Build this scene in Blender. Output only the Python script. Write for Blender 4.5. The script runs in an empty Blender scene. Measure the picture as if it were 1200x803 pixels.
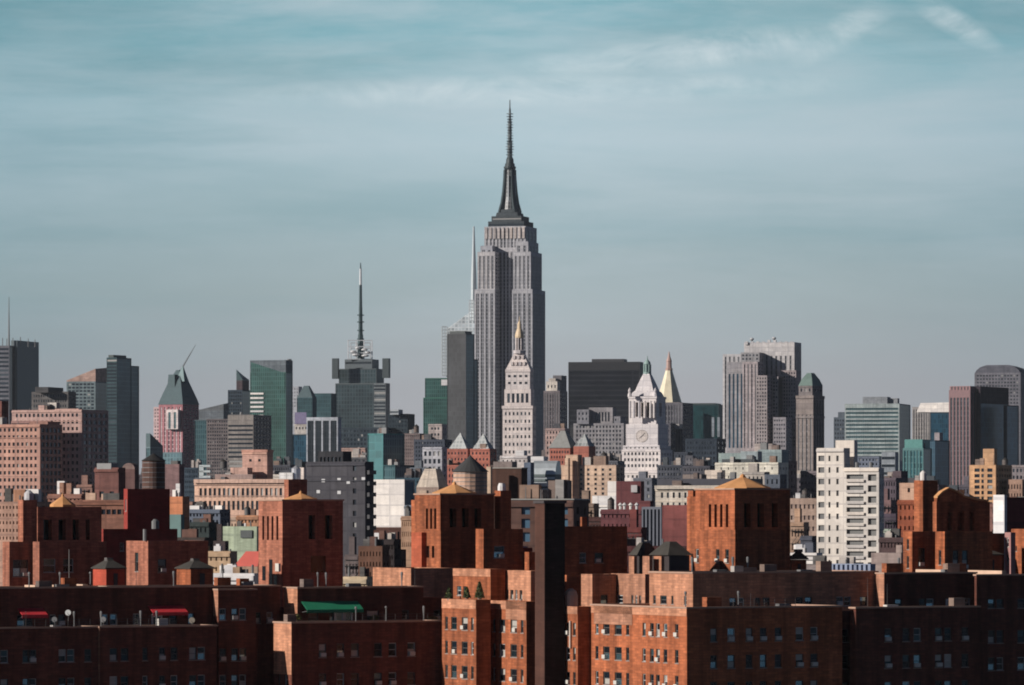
import bpy, math, random
from math import sin, cos, tan, radians, pi, atan2, sqrt

# ------------------------------------------------------------------ camera, world, sun, exposure
FPX = 5855.0          # focal length in photo pixels (1200 wide): a 176 mm lens
HOR = 598.0           # height of the eye level in the photograph
CAMZ = 46.0           # eye height in metres
SUN_AZ = 68.0         # degrees left of straight behind the camera
SUN_EL = 21.0

sc = bpy.context.scene
col = sc.collection
cd = bpy.data.cameras.new('camera')
cam = bpy.data.objects.new('camera', cd)
col.objects.link(cam)
cam.location = (0, 0, CAMZ)
cam.rotation_euler = (radians(90), 0, 0)
cd.sensor_width = 36.0
cd.lens = FPX / 1200 * 36.0
cd.shift_y = (HOR - 401.5) / 1200
cd.clip_start = 1.0
cd.clip_end = 60000
sc.camera = cam

sc.view_settings.view_transform = 'Standard'
sc.view_settings.look = 'None'
sc.view_settings.exposure = 0.0
sc.view_settings.gamma = 1.0
sc.render.resolution_x = 1024
sc.render.resolution_y = 685
sc.cycles.max_bounces = 5
sc.cycles.volume_bounces = 0
sc.cycles.use_denoising = True
sc.cycles.filter_width = 1.9

world = bpy.data.worlds.new('World')
sc.world = world
world.use_nodes = True
nt = world.node_tree
nt.nodes.clear()
def N(tree, typ, **kw):
    n = tree.nodes.new(typ)
    for k, v in kw.items():
        setattr(n, k, v)
    return n
def math_node(tree, op, a, b=None, clamp=False):
    n = N(tree, 'ShaderNodeMath', operation=op, use_clamp=clamp)
    for i, v in enumerate((a, b)):
        if v is None: continue
        if isinstance(v, (int, float)): n.inputs[i].default_value = v
        else: tree.links.new(v, n.inputs[i])
    return n.outputs[0]
def ramp(tree, fac, stops, interp='LINEAR'):
    n = N(tree, 'ShaderNodeValToRGB')
    cr = n.color_ramp
    cr.interpolation = interp
    while len(cr.elements) < len(stops): cr.elements.new(0.5)
    for e, (p, c) in zip(cr.elements, stops):
        e.position = p
        e.color = (c[0], c[1], c[2], 1) if not isinstance(c, (int, float)) else (c, c, c, 1)
    tree.links.new(fac, n.inputs[0])
    return n.outputs[0]
def mixc(tree, fac, a, b, blend='MIX'):
    n = N(tree, 'ShaderNodeMix', data_type='RGBA', blend_type=blend)
    for i, v in ((0, fac), (6, a), (7, b)):
        if isinstance(v, (int, float)): n.inputs[i].default_value = v
        elif isinstance(v, (tuple, list)): n.inputs[i].default_value = (v[0], v[1], v[2], 1)
        else: tree.links.new(v, n.inputs[i])
    return n.outputs[2]
def lin(c):
    c = c / 255.0
    return c / 12.92 if c <= 0.04045 else ((c + 0.055) / 1.055) ** 2.4
def srgb(r, g, b, k=1.0):
    return (lin(r) / k, lin(g) / k, lin(b) / k)

SKY_STRENGTH = 0.05
sky = N(nt, 'ShaderNodeTexSky', sky_type='NISHITA')
sky.sun_disc = False
sky.sun_elevation = radians(SUN_EL)
sky.sun_rotation = radians(180 + SUN_AZ)
sky.air_density = 0.25
sky.dust_density = 0.05
sky.ozone_density = 2.0
tc = N(nt, 'ShaderNodeTexCoord')
sep = N(nt, 'ShaderNodeSeparateXYZ')
nt.links.new(tc.outputs['Generated'], sep.inputs[0])
dz = sep.outputs[2]
# low veil of cloud and haze: colour by elevation angle, in front of the blue
S = 1 / SKY_STRENGTH
def sk(r, g, b):
    return tuple(v for v in srgb(r, g, b))
el = math_node(nt, 'MULTIPLY', dz, 6.0)               # 0..0.12 -> 0..0.72
band = ramp(nt, el, [(0.0, sk(172, 171, 177)), (0.15, sk(166, 169, 174)), (0.26, sk(160, 176, 180)),
                     (0.36, sk(158, 182, 189)), (0.44, sk(176, 199, 208)), (0.54, sk(140, 184, 195)),
                     (0.66, sk(104, 162, 176)), (1.0, sk(90, 145, 160))])
def warped(scale, detail, rough, seed, sx=1.0, sz=14.0, dist=0.0):
    mp = N(nt, 'ShaderNodeMapping')
    mp.inputs['Location'].default_value = (seed, seed * 1.7, seed * 0.3)
    mp.inputs['Scale'].default_value = (sx, sx, sz)
    nt.links.new(tc.outputs['Generated'], mp.inputs[0])
    n = N(nt, 'ShaderNodeTexNoise')
    n.inputs['Scale'].default_value = scale
    n.inputs['Detail'].default_value = detail
    n.inputs['Roughness'].default_value = rough
    n.inputs['Distortion'].default_value = dist
    nt.links.new(mp.outputs[0], n.inputs[0])
    return n.outputs[0]
c1 = ramp(nt, warped(7.0, 10, 0.62, 3.1, sz=6.5, dist=0.35), [(0.43, 0.0), (0.66, 1.0)])
c2 = ramp(nt, warped(26.0, 10, 0.62, 7.7, sz=4.5, dist=0.3), [(0.42, 0.0), (0.70, 1.0)])
high = ramp(nt, el, [(0.15, 0.05), (0.35, 0.5), (0.6, 1.0)])
veil = mixc(nt, math_node(nt, 'MULTIPLY', math_node(nt, 'MULTIPLY', c1, high), 0.8), band, sk(192, 206, 214))
d1 = ramp(nt, warped(6.0, 9, 0.6, 11.3, sz=9, dist=0.3), [(0.47, 0.0), (0.64, 1.0)])
veil = mixc(nt, math_node(nt, 'MULTIPLY', math_node(nt, 'MULTIPLY', d1, high), 0.6), veil, sk(106, 156, 167))
veil = mixc(nt, math_node(nt, 'MULTIPLY', math_node(nt, 'MULTIPLY', c2, high), 0.28), veil, sk(200, 212, 218))
# wispy bright cirrus near the top of the view
def wisp(az, elv, ra, re, tilt=0.0):
    ax = math_node(nt, 'DIVIDE', math_node(nt, 'SUBTRACT', sep.outputs[0], az), ra)
    ay0 = math_node(nt, 'SUBTRACT', dz, elv)
    ay = math_node(nt, 'DIVIDE', math_node(nt, 'SUBTRACT', ay0, math_node(nt, 'MULTIPLY', math_node(nt, 'SUBTRACT', sep.outputs[0], az), tilt)), re)
    r2 = math_node(nt, 'ADD', math_node(nt, 'MULTIPLY', ax, ax), math_node(nt, 'MULTIPLY', ay, ay))
    return math_node(nt, 'SUBTRACT', 1.0, math_node(nt, 'SQRT', r2), clamp=True)
def dirpx(px, py): return ((px - 600) / FPX, (HOR - py) / FPX)
wsum = None
for (px, py, rx, ry, t) in ((820, 62, 250, 26, 0.10), (985, 42, 70, 26, 0.5), (1112, 30, 62, 20, -0.55), (640, 108, 420, 22, 0.02)):
    a_, e_ = dirpx(px, py)
    w_ = wisp(a_, e_, rx / FPX, ry / FPX, t)
    wsum = w_ if wsum is None else math_node(nt, 'MAXIMUM', wsum, w_)
fine = ramp(nt, warped(40.0, 12, 0.68, 1.3, sz=2.2, dist=0.5), [(0.38, 0.0), (0.62, 1.0)])
wf = math_node(nt, 'MULTIPLY', math_node(nt, 'MULTIPLY', wsum, 1.7, clamp=True), fine)
wf = math_node(nt, 'MULTIPLY', wf, 0.8)
veil = mixc(nt, wf, veil, sk(205, 220, 225))
# veil brightest over the middle; darker sides paint in a lens vignette
side = ramp(nt, math_node(nt, 'ADD', math_node(nt, 'MULTIPLY', sep.outputs[0], 4.6), 0.5, clamp=True), [(0.0, (0.80, 0.87, 0.89)), (0.3, (0.98, 0.99, 0.99)), (0.54, (1.09, 1.07, 1.07)), (0.8, (0.99, 0.99, 0.99)), (1.0, (0.86, 0.90, 0.92))])
veil = mixc(nt, 1.0, veil, side, 'MULTIPLY')
scl = N(nt, 'ShaderNodeVectorMath', operation='SCALE')
nt.links.new(veil, scl.inputs[0])
scl.inputs['Scale'].default_value = S * 0.97
north = ramp(nt, sep.outputs[1], [(0.35, 0.0), (0.8, 1.0)])     # thin cloud only ahead; left out behind so shaded faces stay dark
fade = math_node(nt, 'MULTIPLY', ramp(nt, dz, [(0.105, 1.0), (0.22, 0.0)]), north)
allsky = mixc(nt, fade, sky.outputs[0], scl.outputs[0])
bg = N(nt, 'ShaderNodeBackground')
bg.inputs['Strength'].default_value = SKY_STRENGTH
nt.links.new(allsky, bg.inputs['Color'])
wo = N(nt, 'ShaderNodeOutputWorld')
nt.links.new(bg.outputs[0], wo.inputs['Surface'])

sd = bpy.data.lights.new('sun', 'SUN')
sd.energy = 5.0
sd.angle = radians(0.5)
sd.color = (1.0, 0.93, 0.86)
sun = bpy.data.objects.new('sun', sd)
col.objects.link(sun)
sx, sy, sz = -sin(radians(SUN_AZ)) * cos(radians(SUN_EL)), -cos(radians(SUN_AZ)) * cos(radians(SUN_EL)), sin(radians(SUN_EL))
from mathutils import Vector
sun.rotation_euler = Vector((sx, sy, sz)).to_track_quat('Z', 'Y').to_euler()
sun.location = (0, 0, 900)

# ------------------------------------------------------------------ materials
_m = {}
def newmat(key):
    m = bpy.data.materials.new(key)
    m.use_nodes = True
    t = m.node_tree
    b = t.nodes['Principled BSDF']
    return m, t, b
def uvnode(t):
    n = N(t, 'ShaderNodeUVMap')
    return n.outputs[0]
def wall(c, var=0.22, rough=0.9, course=0.0, grime=0.35):
    """masonry, stucco, stone: base colour with blotches, faint courses and weather streaks"""
    key = ('wall', tuple(round(v, 3) for v in c), var, course, grime)
    if key in _m: return _m[key]
    m, t, b = newmat('masonry')
    uv = uvnode(t)
    def noise(scale, sx_, sy_, det=4):
        mp = N(t, 'ShaderNodeMapping'); mp.inputs['Scale'].default_value = (sx_, sy_, 1)
        oi = N(t, 'ShaderNodeObjectInfo')
        t.links.new(uv, mp.inputs[0])
        cb = N(t, 'ShaderNodeCombineXYZ'); 
        t.links.new(math_node(t, 'MULTIPLY', oi.outputs['Random'], 50.0), cb.inputs[0])
        t.links.new(cb.outputs[0], mp.inputs['Location'])
        n = N(t, 'ShaderNodeTexNoise'); n.inputs['Scale'].default_value = scale; n.inputs['Detail'].default_value = det
        n.inputs['Roughness'].default_value = 0.6
        t.links.new(mp.outputs[0], n.inputs[0])
        return n.outputs[0]
    big = ramp(t, noise(0.12, 1, 0.6), [(0.3, 1 - var), (0.7, 1 + var * 0.6)])
    streak = ramp(t, noise(0.9, 1.0, 0.08), [(0.35, 1 - grime * 0.6), (0.6, 1.0)])
    fine_ = ramp(t, noise(1.6, 0.35, 3.0, 6), [(0.3, 1 - var * 0.9), (0.7, 1 + var * 0.5)])
    oi2 = N(t, 'ShaderNodeObjectInfo')
    tone = ramp(t, oi2.outputs['Random'], [(0.0, (0.84, 0.86, 0.90)), (0.5, (1.0, 1.0, 1.0)), (1.0, (1.12, 1.08, 1.04))])
    patch = ramp(t, noise(0.22, 0.5, 1.0, 2), [(0.44, 1.0), (0.46, 1 - var * 0.5), (0.60, 1 - var * 0.5), (0.61, 1.06)])
    c0 = mixc(t, 1.0, mixc(t, 1.0, mixc(t, 1.0, (c[0], c[1], c[2]), big, 'MULTIPLY'), tone, 'MULTIPLY'), patch, 'MULTIPLY')
    c0 = mixc(t, 1.0, c0, streak, 'MULTIPLY')
    c0 = mixc(t, 1.0, c0, fine_, 'MULTIPLY')
    if course:
        bt = N(t, 'ShaderNodeTexBrick')
        bt.offset = 0.5
        bt.inputs['Scale'].default_value = 1.0
        bt.inputs['Brick Width'].default_value = 0.8
        bt.inputs['Row Height'].default_value = 0.3
        bt.inputs['Mortar Size'].default_value = 0.035
        bt.inputs['Color1'].default_value = (0.72, 0.70, 0.70, 1)
        bt.inputs['Color2'].default_value = (1.18, 1.15, 1.12, 1)
        bt.inputs['Mortar'].default_value = (0.78, 0.80, 0.84, 1)
        t.links.new(uv, bt.inputs['Vector'])
        c0 = mixc(t, course, c0, mixc(t, 1.0, c0, bt.outputs['Color'], 'MULTIPLY'))
    else:
        bt = N(t, 'ShaderNodeTexBrick')
        bt.offset = 0.0
        bt.inputs['Scale'].default_value = 1.0
        bt.inputs['Brick Width'].default_value = 5.2
        bt.inputs['Row Height'].default_value = 3.4
        bt.inputs['Mortar Size'].default_value = 0.3
        bt.inputs['Mortar Smooth'].default_value = 0.5
        bt.inputs['Color1'].default_value = (0.88, 0.88, 0.89, 1)
        bt.inputs['Color2'].default_value = (1.10, 1.09, 1.07, 1)
        bt.inputs['Mortar'].default_value = (0.78, 0.78, 0.80, 1)
        t.links.new(uv, bt.inputs['Vector'])
        c0 = mixc(t, 1.0, c0, bt.outputs['Color'], 'MULTIPLY')
    t.links.new(c0, b.inputs['Base Color'])
    b.inputs['Roughness'].default_value = rough
    b.inputs['Specular IOR Level'].default_value = 0.25
    _m[key] = m
    return m
def curtain(glass, frame=None, pw=1.6, ph=3.8, ms=0.35, metal=0.12, rough=0.3, var=0.4):
    """glazed wall: panes between mullions and spandrels, each pane its own tint"""
    frame = frame or tuple(v * 1.6 + 0.01 for v in glass)
    key = ('cur', tuple(round(v, 3) for v in glass), tuple(round(v, 3) for v in frame), pw, ph, ms, metal)
    if key in _m: return _m[key]
    m, t, b = newmat('glazed_wall')
    bt = N(t, 'ShaderNodeTexBrick')
    bt.offset = 0.0
    bt.inputs['Scale'].default_value = 1.0
    bt.inputs['Brick Width'].default_value = pw
    bt.inputs['Row Height'].default_value = ph
    bt.inputs['Mortar Size'].default_value = ms
    bt.inputs['Mortar Smooth'].default_value = 0.3
    bt.inputs['Color1'].default_value = (*[v * (1 - var) for v in glass], 1)
    bt.inputs['Color2'].default_value = (*[v * (1 + var) for v in glass], 1)
    bt.inputs['Mortar'].default_value = (*frame, 1)
    t.links.new(uvnode(t), bt.inputs['Vector'])
    n = N(t, 'ShaderNodeTexNoise'); n.inputs['Scale'].default_value = 0.03; n.inputs['Detail'].default_value = 3
    t.links.new(uvnode(t), n.inputs[0])
    v = ramp(t, n.outputs[0], [(0.3, 0.55), (0.7, 1.4)])
    t.links.new(mixc(t, 1.0, bt.outputs['Color'], v, 'MULTIPLY'), b.inputs['Base Color'])
    b.inputs['Roughness'].default_value = rough
    b.inputs['Metallic'].default_value = metal
    _m[key] = m
    return m
def pane(kind='far'):
    key = ('pane', kind)
    if key in _m: return _m[key]
    m, t, b = newmat('window_glass')
    oi = N(t, 'ShaderNodeObjectInfo'); ge = N(t, 'ShaderNodeNewGeometry')
    r = math_node(t, 'FRACT', math_node(t, 'ADD', math_node(t, 'MULTIPLY', oi.outputs['Random'], 7.13), ge.outputs['Random Per Island']))
    if kind == 'near':
        st = [(0.0, (0.010, 0.014, 0.018)), (0.42, (0.022, 0.045, 0.055)), (0.58, (0.26, 0.45, 0.52)), (0.70, (0.012, 0.02, 0.03)), (0.80, (0.42, 0.40, 0.36)), (0.93, (0.05, 0.09, 0.10))]
        me = [(0.0, 0.1), (0.42, 0.5), (0.58, 0.85), (0.70, 0.2), (0.80, 0.0), (0.93, 0.5)]
    elif kind == 'open':
        st = [(0.0, (0.006, 0.006, 0.007)), (0.5, (0.01, 0.01, 0.012))]
        me = [(0.0, 0.0), (0.5, 0.0)]
    else:
        st = [(0.0, (0.015, 0.018, 0.024)), (0.45, (0.03, 0.038, 0.045)), (0.75, (0.08, 0.095, 0.105)), (0.86, (0.34, 0.33, 0.31)), (0.94, (0.04, 0.05, 0.06))]
        me = [(0.0, 0.1), (0.45, 0.2), (0.75, 0.3), (0.86, 0.0), (0.94, 0.2)]
    t.links.new(ramp(t, r, st, 'CONSTANT'), b.inputs['Base Color'])
    t.links.new(ramp(t, r, me, 'CONSTANT'), b.inputs['Metallic'])
    b.inputs['Roughness'].default_value = 0.15
    _m[key] = m
    return m
def plain(c, rough=0.6, metal=0.0, var=0.12, sc_=0.6):
    key = ('plain', tuple(round(v, 3) for v in c), rough, metal, var, sc_)
    if key in _m: return _m[key]
    m, t, b = newmat('surface')
    tcn = N(t, 'ShaderNodeTexCoord')
    n = N(t, 'ShaderNodeTexNoise'); n.inputs['Scale'].default_value = sc_; n.inputs['Detail'].default_value = 5
    t.links.new(tcn.outputs['Object'], n.inputs[0])
    v = ramp(t, n.outputs[0], [(0.3, 1 - var), (0.7, 1 + var)])
    t.links.new(mixc(t, 1.0, c, v, 'MULTIPLY'), b.inputs['Base Color'])
    b.inputs['Roughness'].default_value = rough
    b.inputs['Metallic'].default_value = metal
    _m[key] = m
    return m
ROOF = wall((0.16, 0.15, 0.14), 0.35, grime=0.1)
ROOF_PALE = wall((0.42, 0.40, 0.38), 0.3, grime=0.1)

# ------------------------------------------------------------------ mesh building
class MB:
    def __init__(s): s.v = []; s.f = []; s.uv = []; s.mi = []; s.m = 0
    def face(s, pts, uvs=None):
        i = len(s.v); s.v += [tuple(p) for p in pts]; s.f.append(list(range(i, i + len(pts))))
        if uvs is None:
            # planar uv in metres from the dominant direction
            a = Vector(pts[0]); 
            n = (Vector(pts[1]) - a).cross(Vector(pts[2]) - a)
            if abs(n.z) > 0.7 * n.length: uvs = [(p[0], p[1]) for p in pts]
            elif abs(n.x) > abs(n.y): uvs = [(p[1], p[2]) for p in pts]
            else: uvs = [(p[0], p[2]) for p in pts]
        s.uv.append(uvs); s.mi.append(s.m)
    def box(s, x0, y0, z0, x1, y1, z1, bottom=True):
        a = [(x0,y0,z0),(x1,y0,z0),(x1,y1,z0),(x0,y1,z0),(x0,y0,z1),(x1,y0,z1),(x1,y1,z1),(x0,y1,z1)]
        for f in ((0,1,5,4),(1,2,6,5),(2,3,7,6),(3,0,4,7),(4,5,6,7)) + (((3,2,1,0),) if bottom else ()):
            s.face([a[i] for i in f])
        return s
    def loft(s, rings, cap=True):
        """rings: lists of points, same count"""
        n = len(rings[0])
        for r0, r1 in zip(rings, rings[1:]):
            for i in range(n):
                j = (i + 1) % n
                s.face([r0[i], r0[j], r1[j], r1[i]])
        if cap: s.face(rings[-1]); s.face(rings[0][::-1])
        return s
    def rect(s, x0, y0, x1, y1, z): return [(x0,y0,z),(x1,y0,z),(x1,y1,z),(x0,y1,z)]
    def lathe(s, prof, n=16, cx=0, cy=0, rot=0.0, cap=True):
        rings = [[(cx + r * cos(2*pi*i/n + rot), cy + r * sin(2*pi*i/n + rot), z) for i in range(n)] for r, z in prof]
        i0 = len(s.f); s.loft(rings, cap)
        return s
    def bar(s, p, q, r, n=5, r2=None):
        p = Vector(p); q = Vector(q); d = (q - p).normalized()
        u = d.orthogonal().normalized(); w = d.cross(u)
        r2 = r if r2 is None else r2
        s.loft([[tuple(c + u * rr * cos(2*pi*i/n) + w * rr * sin(2*pi*i/n)) for i in range(n)] for c, rr in ((p, r), (q, r2))])
        return s
    def mesh(s, name, mats, smooth=False):
        me = bpy.data.meshes.new(name)
        me.from_pydata(s.v, [], s.f)
        uvl = me.uv_layers.new(name='UVMap')
        k = 0
        flat = []
        for u in s.uv:
            for a in u: flat += [a[0], a[1]]
        uvl.data.foreach_set('uv', flat)
        for m in (mats if isinstance(mats, (list, tuple)) else [mats]): me.materials.append(m)
        me.polygons.foreach_set('material_index', s.mi)
        if smooth:
            me.polygons.foreach_set('use_smooth', [True] * len(s.f))
        me.update()
        return me
def link(name, me, parent=None, loc=(0, 0, 0), rz=0.0):
    o = bpy.data.objects.new(name, me)
    col.objects.link(o)
    o.parent = parent
    o.location = loc
    o.rotation_euler = (0, 0, rz)
    return o
def tag(o, label=None, cat=None, group=None, kind=None):
    for k, v in (('label', label), ('category', cat), ('group', group), ('kind', kind)):
        if v: o[k] = v
    return o
def wx(px, D): return (px - 600) / FPX * D
def wz(py, D): return CAMZ + (HOR - py) / FPX * D

_wm = {}
def far_window(w, h, mat):
    """a far window: glass with a thin surround and a middle rail"""
    key = ('far', round(w, 1), round(h, 1), mat.name)
    if key not in _wm:
        b = MB(); w, h = key[1], key[2]
        b.face([(-w/2, 0, 0), (w/2, 0, 0), (w/2, 0, h), (-w/2, 0, h)])
        _wm[key] = b.mesh('window', mat)
    return _wm[key]
FRAME = plain((0.10, 0.09, 0.085), 0.6)
FRAME_W = plain((0.55, 0.53, 0.5), 0.6)
METAL = plain((0.17, 0.17, 0.17), 0.55, 0.2)
ACM = plain((0.55, 0.53, 0.48), 0.6)
def near_window(w, h, seed, ac=False, white=False, opening=False):
    rnd = random.Random(seed)
    key = ('near', round(w, 1), round(h, 1), white, opening)
    if key not in _wm:
        w, h = key[1], key[2]
        b = MB(); t = 0.07
        b.box(-w/2, -0.03, 0, -w/2 + t, 0.10, h); b.box(w/2 - t, -0.03, 0, w/2, 0.10, h)
        b.box(-w/2 + t, -0.03, 0, w/2 - t, 0.10, t); b.box(-w/2 + t, -0.03, h - t, w/2 - t, 0.10, h)
        b.box(-w/2 + t, -0.02, h/2 - .03, w/2 - t, 0.09, h/2 + .03)
        if w > 1.7:
            b.box(-.04, -0.025, t, .04, 0.095, h/2 - .03); b.box(-.04, -0.025, h/2 + .03, .04, 0.095, h - t)
        fr = b.mesh('window_frame', FRAME_W if white else FRAME)
        ps = []
        halves = [(-w/2 + t, w/2 - t)] if w <= 1.7 else [(-w/2 + t, -.04), (.04, w/2 - t)]
        for (a, c) in halves:
            for (z0, z1) in ((t, h/2 - .03), (h/2 + .03, h - t)):
                p = MB(); p.face([(a, .05, z0), (c, .05, z0), (c, .05, z1), (a, .05, z1)])
                ps.append(p.mesh('pane', pane('near')))
        s = MB(); s.box(-w/2 - .08, -.16, -.10, w/2 + .08, .10, 0)
        sl = s.mesh('sill', plain((0.28, 0.22, 0.19), 0.8))
        _wm[key] = (fr, ps, sl)
    return _wm[key]
_a = MB(); _a.box(-.33, -.42, 0, .33, .06, .42); _a.box(-.28, -.435, .05, .02, -.42, .37); _a.box(.06, -.43, .05, .28, -.42, .20)
AC_MESH = _a.mesh('air_conditioner', ACM)

CLUT = [wall((.5, .47, .44), .2), wall((.22, .17, .15), .2), wall((.12, .12, .13), .2), wall((.34, .24, .19), .2), METAL]
class Tier: pass
class Bldg:
    """a building: an Empty at its near corner, walls, roofs, windows as parts"""
    def __init__(s, name, label, D, a, xc, cat='building', group=None, near=False, seed=None):
        s.D, s.a = D, radians(a)
        s.X = wx(xc, D)
        s.o = bpy.data.objects.new(name, None)
        s.o.empty_display_size = 5
        col.objects.link(s.o)
        s.o.location = (s.X, D, 0)
        s.rz = pi / 2 - s.a
        s.o.rotation_euler = (0, 0, s.rz)
        tag(s.o, label, cat, group)
        s.near = near
        s.nwin = 0; s.rest = {}; s.tiers = []
        s.rnd = random.Random(seed if seed is not None else label)
    def local(s, X, Y):
        dx, dy = X - s.X, Y - s.D
        c, n = cos(s.rz), sin(s.rz)
        return (dx * c + dy * n, -dx * n + dy * c)
    def part(s, name, mb, mat, loc=(0, 0, 0), rz=0, smooth=False, label=None, kind=None, parent=None):
        o = link(name, mb.mesh(name, mat, smooth), parent or s.o, loc, rz)
        return tag(o, label, None, None, kind)
    def at(s, px, dD=0.0, py=None):
        """local coordinates of a point seen at px, dD metres beyond the near corner"""
        D = s.D + dD
        x, y = s.local(wx(px, D), D)
        return (x, y, wz(py, D) if py is not None else 0.0)
    def tier(s, xl, xc, xr, yt, mat, F=None, S=None, dD=0.0, yb=None, vb=None, par=0.8, roof=None, z1=None, name='wall', label=None, rec=None, coping=None):
        D = s.D + dD; a = s.a
        l, r = (xl - 600) / FPX, (xr - 600) / FPX
        Xc = wx(xc, D)
        L1 = (Xc - l * D) / (cos(a) + l * sin(a))
        L2 = (r * D - Xc) / (sin(a) - r * cos(a))
        L1 = max(L1, 0.4); L2 = max(L2, 0.4)
        t = Tier(); t.D, t.L1, t.L2, t.Xc, t.mat = D, L1, L2, Xc, mat
        t.z1 = wz(yt, D) if z1 is None else z1
        t.z0 = 0.0 if yb is None else wz(yb, D)
        t.x, t.y = s.local(Xc, D)
        vb = vb if vb is not None else (yb if yb is not None else min(yt + 260, 803))
        zb = max(wz(vb, D), t.z0)
        rec = rec if rec is not None else (0.22 if s.near else 0.35)
        if F and F[0] == 'p' and S is None and not s.near and L2 > 5 and D < 3600:
            S = ('p', max(1, int(L2 / 4)), F[2], .35, F[4])
        mb = MB()
        pend = []
        for side, spec in (('F', F), ('S', S)):
            L = L1 if side == 'F' else L2
            cols, rows, gm, nm = [], [], pane('near' if s.near else 'far'), 'window'
            if spec:
                k = spec[0]; kw = spec[-1] if isinstance(spec[-1], dict) else {}
                gm = kw.get('g', gm)
                if k == 'p':
                    nc, rp, wfr, hfr = spec[1:5]
                    mx = kw.get('mx', 0.04) * L
                    cw = (L - 2 * mx) / nc
                    for i in range(nc):
                        c = mx + cw * (i + .5)
                        cols.append((c - cw * wfr / 2, c + cw * wfr / 2))
                    z = wz(yt + kw.get('top', rp * 0.55), D); p_ = rp / FPX * D
                    while z - p_ * hfr > max(zb, t.z0 + 1.0):
                        rows.append((z - p_ * hfr, z)); z -= p_
                    rows.reverse()
                elif k == 'r':
                    rp, hfr = spec[1:3]; mx = kw.get('mx', 0.02) * L
                    cols = [(mx, L - mx)]; nm = 'window_band'
                    z = wz(yt + kw.get('top', rp * 0.6), D); p_ = rp / FPX * D
                    while z - p_ * hfr > max(zb, t.z0 + 1.0):
                        rows.append((z - p_ * hfr, z)); z -= p_
                    rows.reverse()
                elif k == 's':
                    nc, wfr = spec[1:3]; mx = kw.get('mx', 0.03) * L; nm = 'window_strip'
                    cw = (L - 2 * mx) / nc
                    for i in range(nc):
                        c = mx + cw * (i + .5); cols.append((c - cw * wfr / 2, c + cw * wfr / 2))
                    zt = t.z1 - kw.get('top', 3) / FPX * D
                    rows = [(max(zb, t.z0 + .5), zt)]
                elif k == 'g':
                    nm = 'glazing'; mx = kw.get('mx', 0.015) * L
                    cols = [(mx, L - mx)]; rows = [(max(zb, t.z0 + .3), t.z1 - kw.get('top', 1.2) / FPX * D)]
                elif k == 'x':
                    def uof(px):
                        q = (px - 600) / FPX
                        return (Xc - q * D) / (cos(a) + q * sin(a)) if side == 'F' else (q * D - Xc) / (sin(a) - q * cos(a))
                    for c, w_ in spec[1]:
                        u0, u1 = sorted((uof(c - w_ / 2), uof(c + w_ / 2)))
                        if u0 > 0.05 and u1 < L - 0.05: cols.append((u0, u1))
                    cols.sort()
                    rows = sorted((wz(y_ + h_, D), wz(y_, D)) for y_, h_ in spec[2])
                    nm = kw.get('nm', 'window')
            P = (lambda u, z, d: (d, u, z)) if side == 'F' else (lambda u, z, d: (u, d, z))
            us = [0.0]
            for c0_, c1_ in cols: us += [c0_, c1_]
            us.append(L)
            def q(u0, u1, z0, z1_, d=0.0):
                if z1_ - z0 < 1e-4 or u1 - u0 < 1e-4: return
                mb.face([P(u0, z0, d), P(u1, z0, d), P(u1, z1_, d), P(u0, z1_, d)], [(u0, z0), (u1, z0), (u1, z1_), (u0, z1_)])
            for i in range(0, len(us), 2): q(us[i], us[i+1], t.z0, t.z1)
            for c0_, c1_ in cols:
                zz = t.z0
                for za, zt in rows:
                    q(c0_, c1_, zz, za); zz = zt
                    mb.face([P(c0_, za, 0), P(c0_, zt, 0), P(c0_, zt, rec), P(c0_, za, rec)])
                    mb.face([P(c1_, za, 0), P(c1_, zt, 0), P(c1_, zt, rec), P(c1_, za, rec)])
                    mb.face([P(c0_, za, 0), P(c1_, za, 0), P(c1_, za, rec), P(c0_, za, rec)])
                    mb.face([P(c0_, zt, 0), P(c1_, zt, 0), P(c1_, zt, rec), P(c0_, zt, rec)])
                    pend.append((side, nm, c0_, c1_, za, zt, gm, spec[-1] if isinstance(spec[-1], dict) else {}))
                q(c0_, c1_, zz, t.z1)
        # far sides and the parapet
        x1, y1, z1_ = L2, L1, t.z1
        mb.face([(x1, 0, t.z0), (x1, y1, t.z0), (x1, y1, z1_), (x1, 0, z1_)])
        mb.face([(x1, y1, t.z0), (0, y1, t.z0), (0, y1, z1_), (x1, y1, z1_)])
        w = min(0.35, L1 * .2, L2 * .2); zr = z1_ - par
        o_, i_ = mb.rect(0, 0, x1, y1, z1_), mb.rect(w, w, x1 - w, y1 - w, z1_)
        ir = mb.rect(w, w, x1 - w, y1 - w, zr)
        for k in range(4):
            j = (k + 1) % 4
            mb.face([o_[k], o_[j], i_[j], i_[k]]); mb.face([i_[k], i_[j], ir[j], ir[k]])
        loc = (t.x, t.y, 0)
        s.part(name, mb, mat, loc, label=label)
        rb = MB(); rb.face(ir)
        s.part('roof', rb, roof or ROOF, loc)
        if coping:
            cb = MB(); e = .12; h = .18
            O = mb.rect(-e, -e, x1 + e, y1 + e, z1_ + .003); I = mb.rect(w + .05, w + .05, x1 - w - .05, y1 - w - .05, z1_ + .003)
            O2 = [(p[0], p[1], p[2] + h) for p in O]; I2 = [(p[0], p[1], p[2] + h) for p in I]
            for k in range(4):
                j = (k + 1) % 4
                cb.face([O[k], O[j], O2[j], O2[k]]); cb.face([O2[k], O2[j], I2[j], I2[k]]); cb.face([I[k], I[j], I2[j], I2[k]]); cb.face([O[k], O[j], I[j], I[k]])
            s.part('coping', cb, coping, loc)
        s.tiers.append(t)
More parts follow.
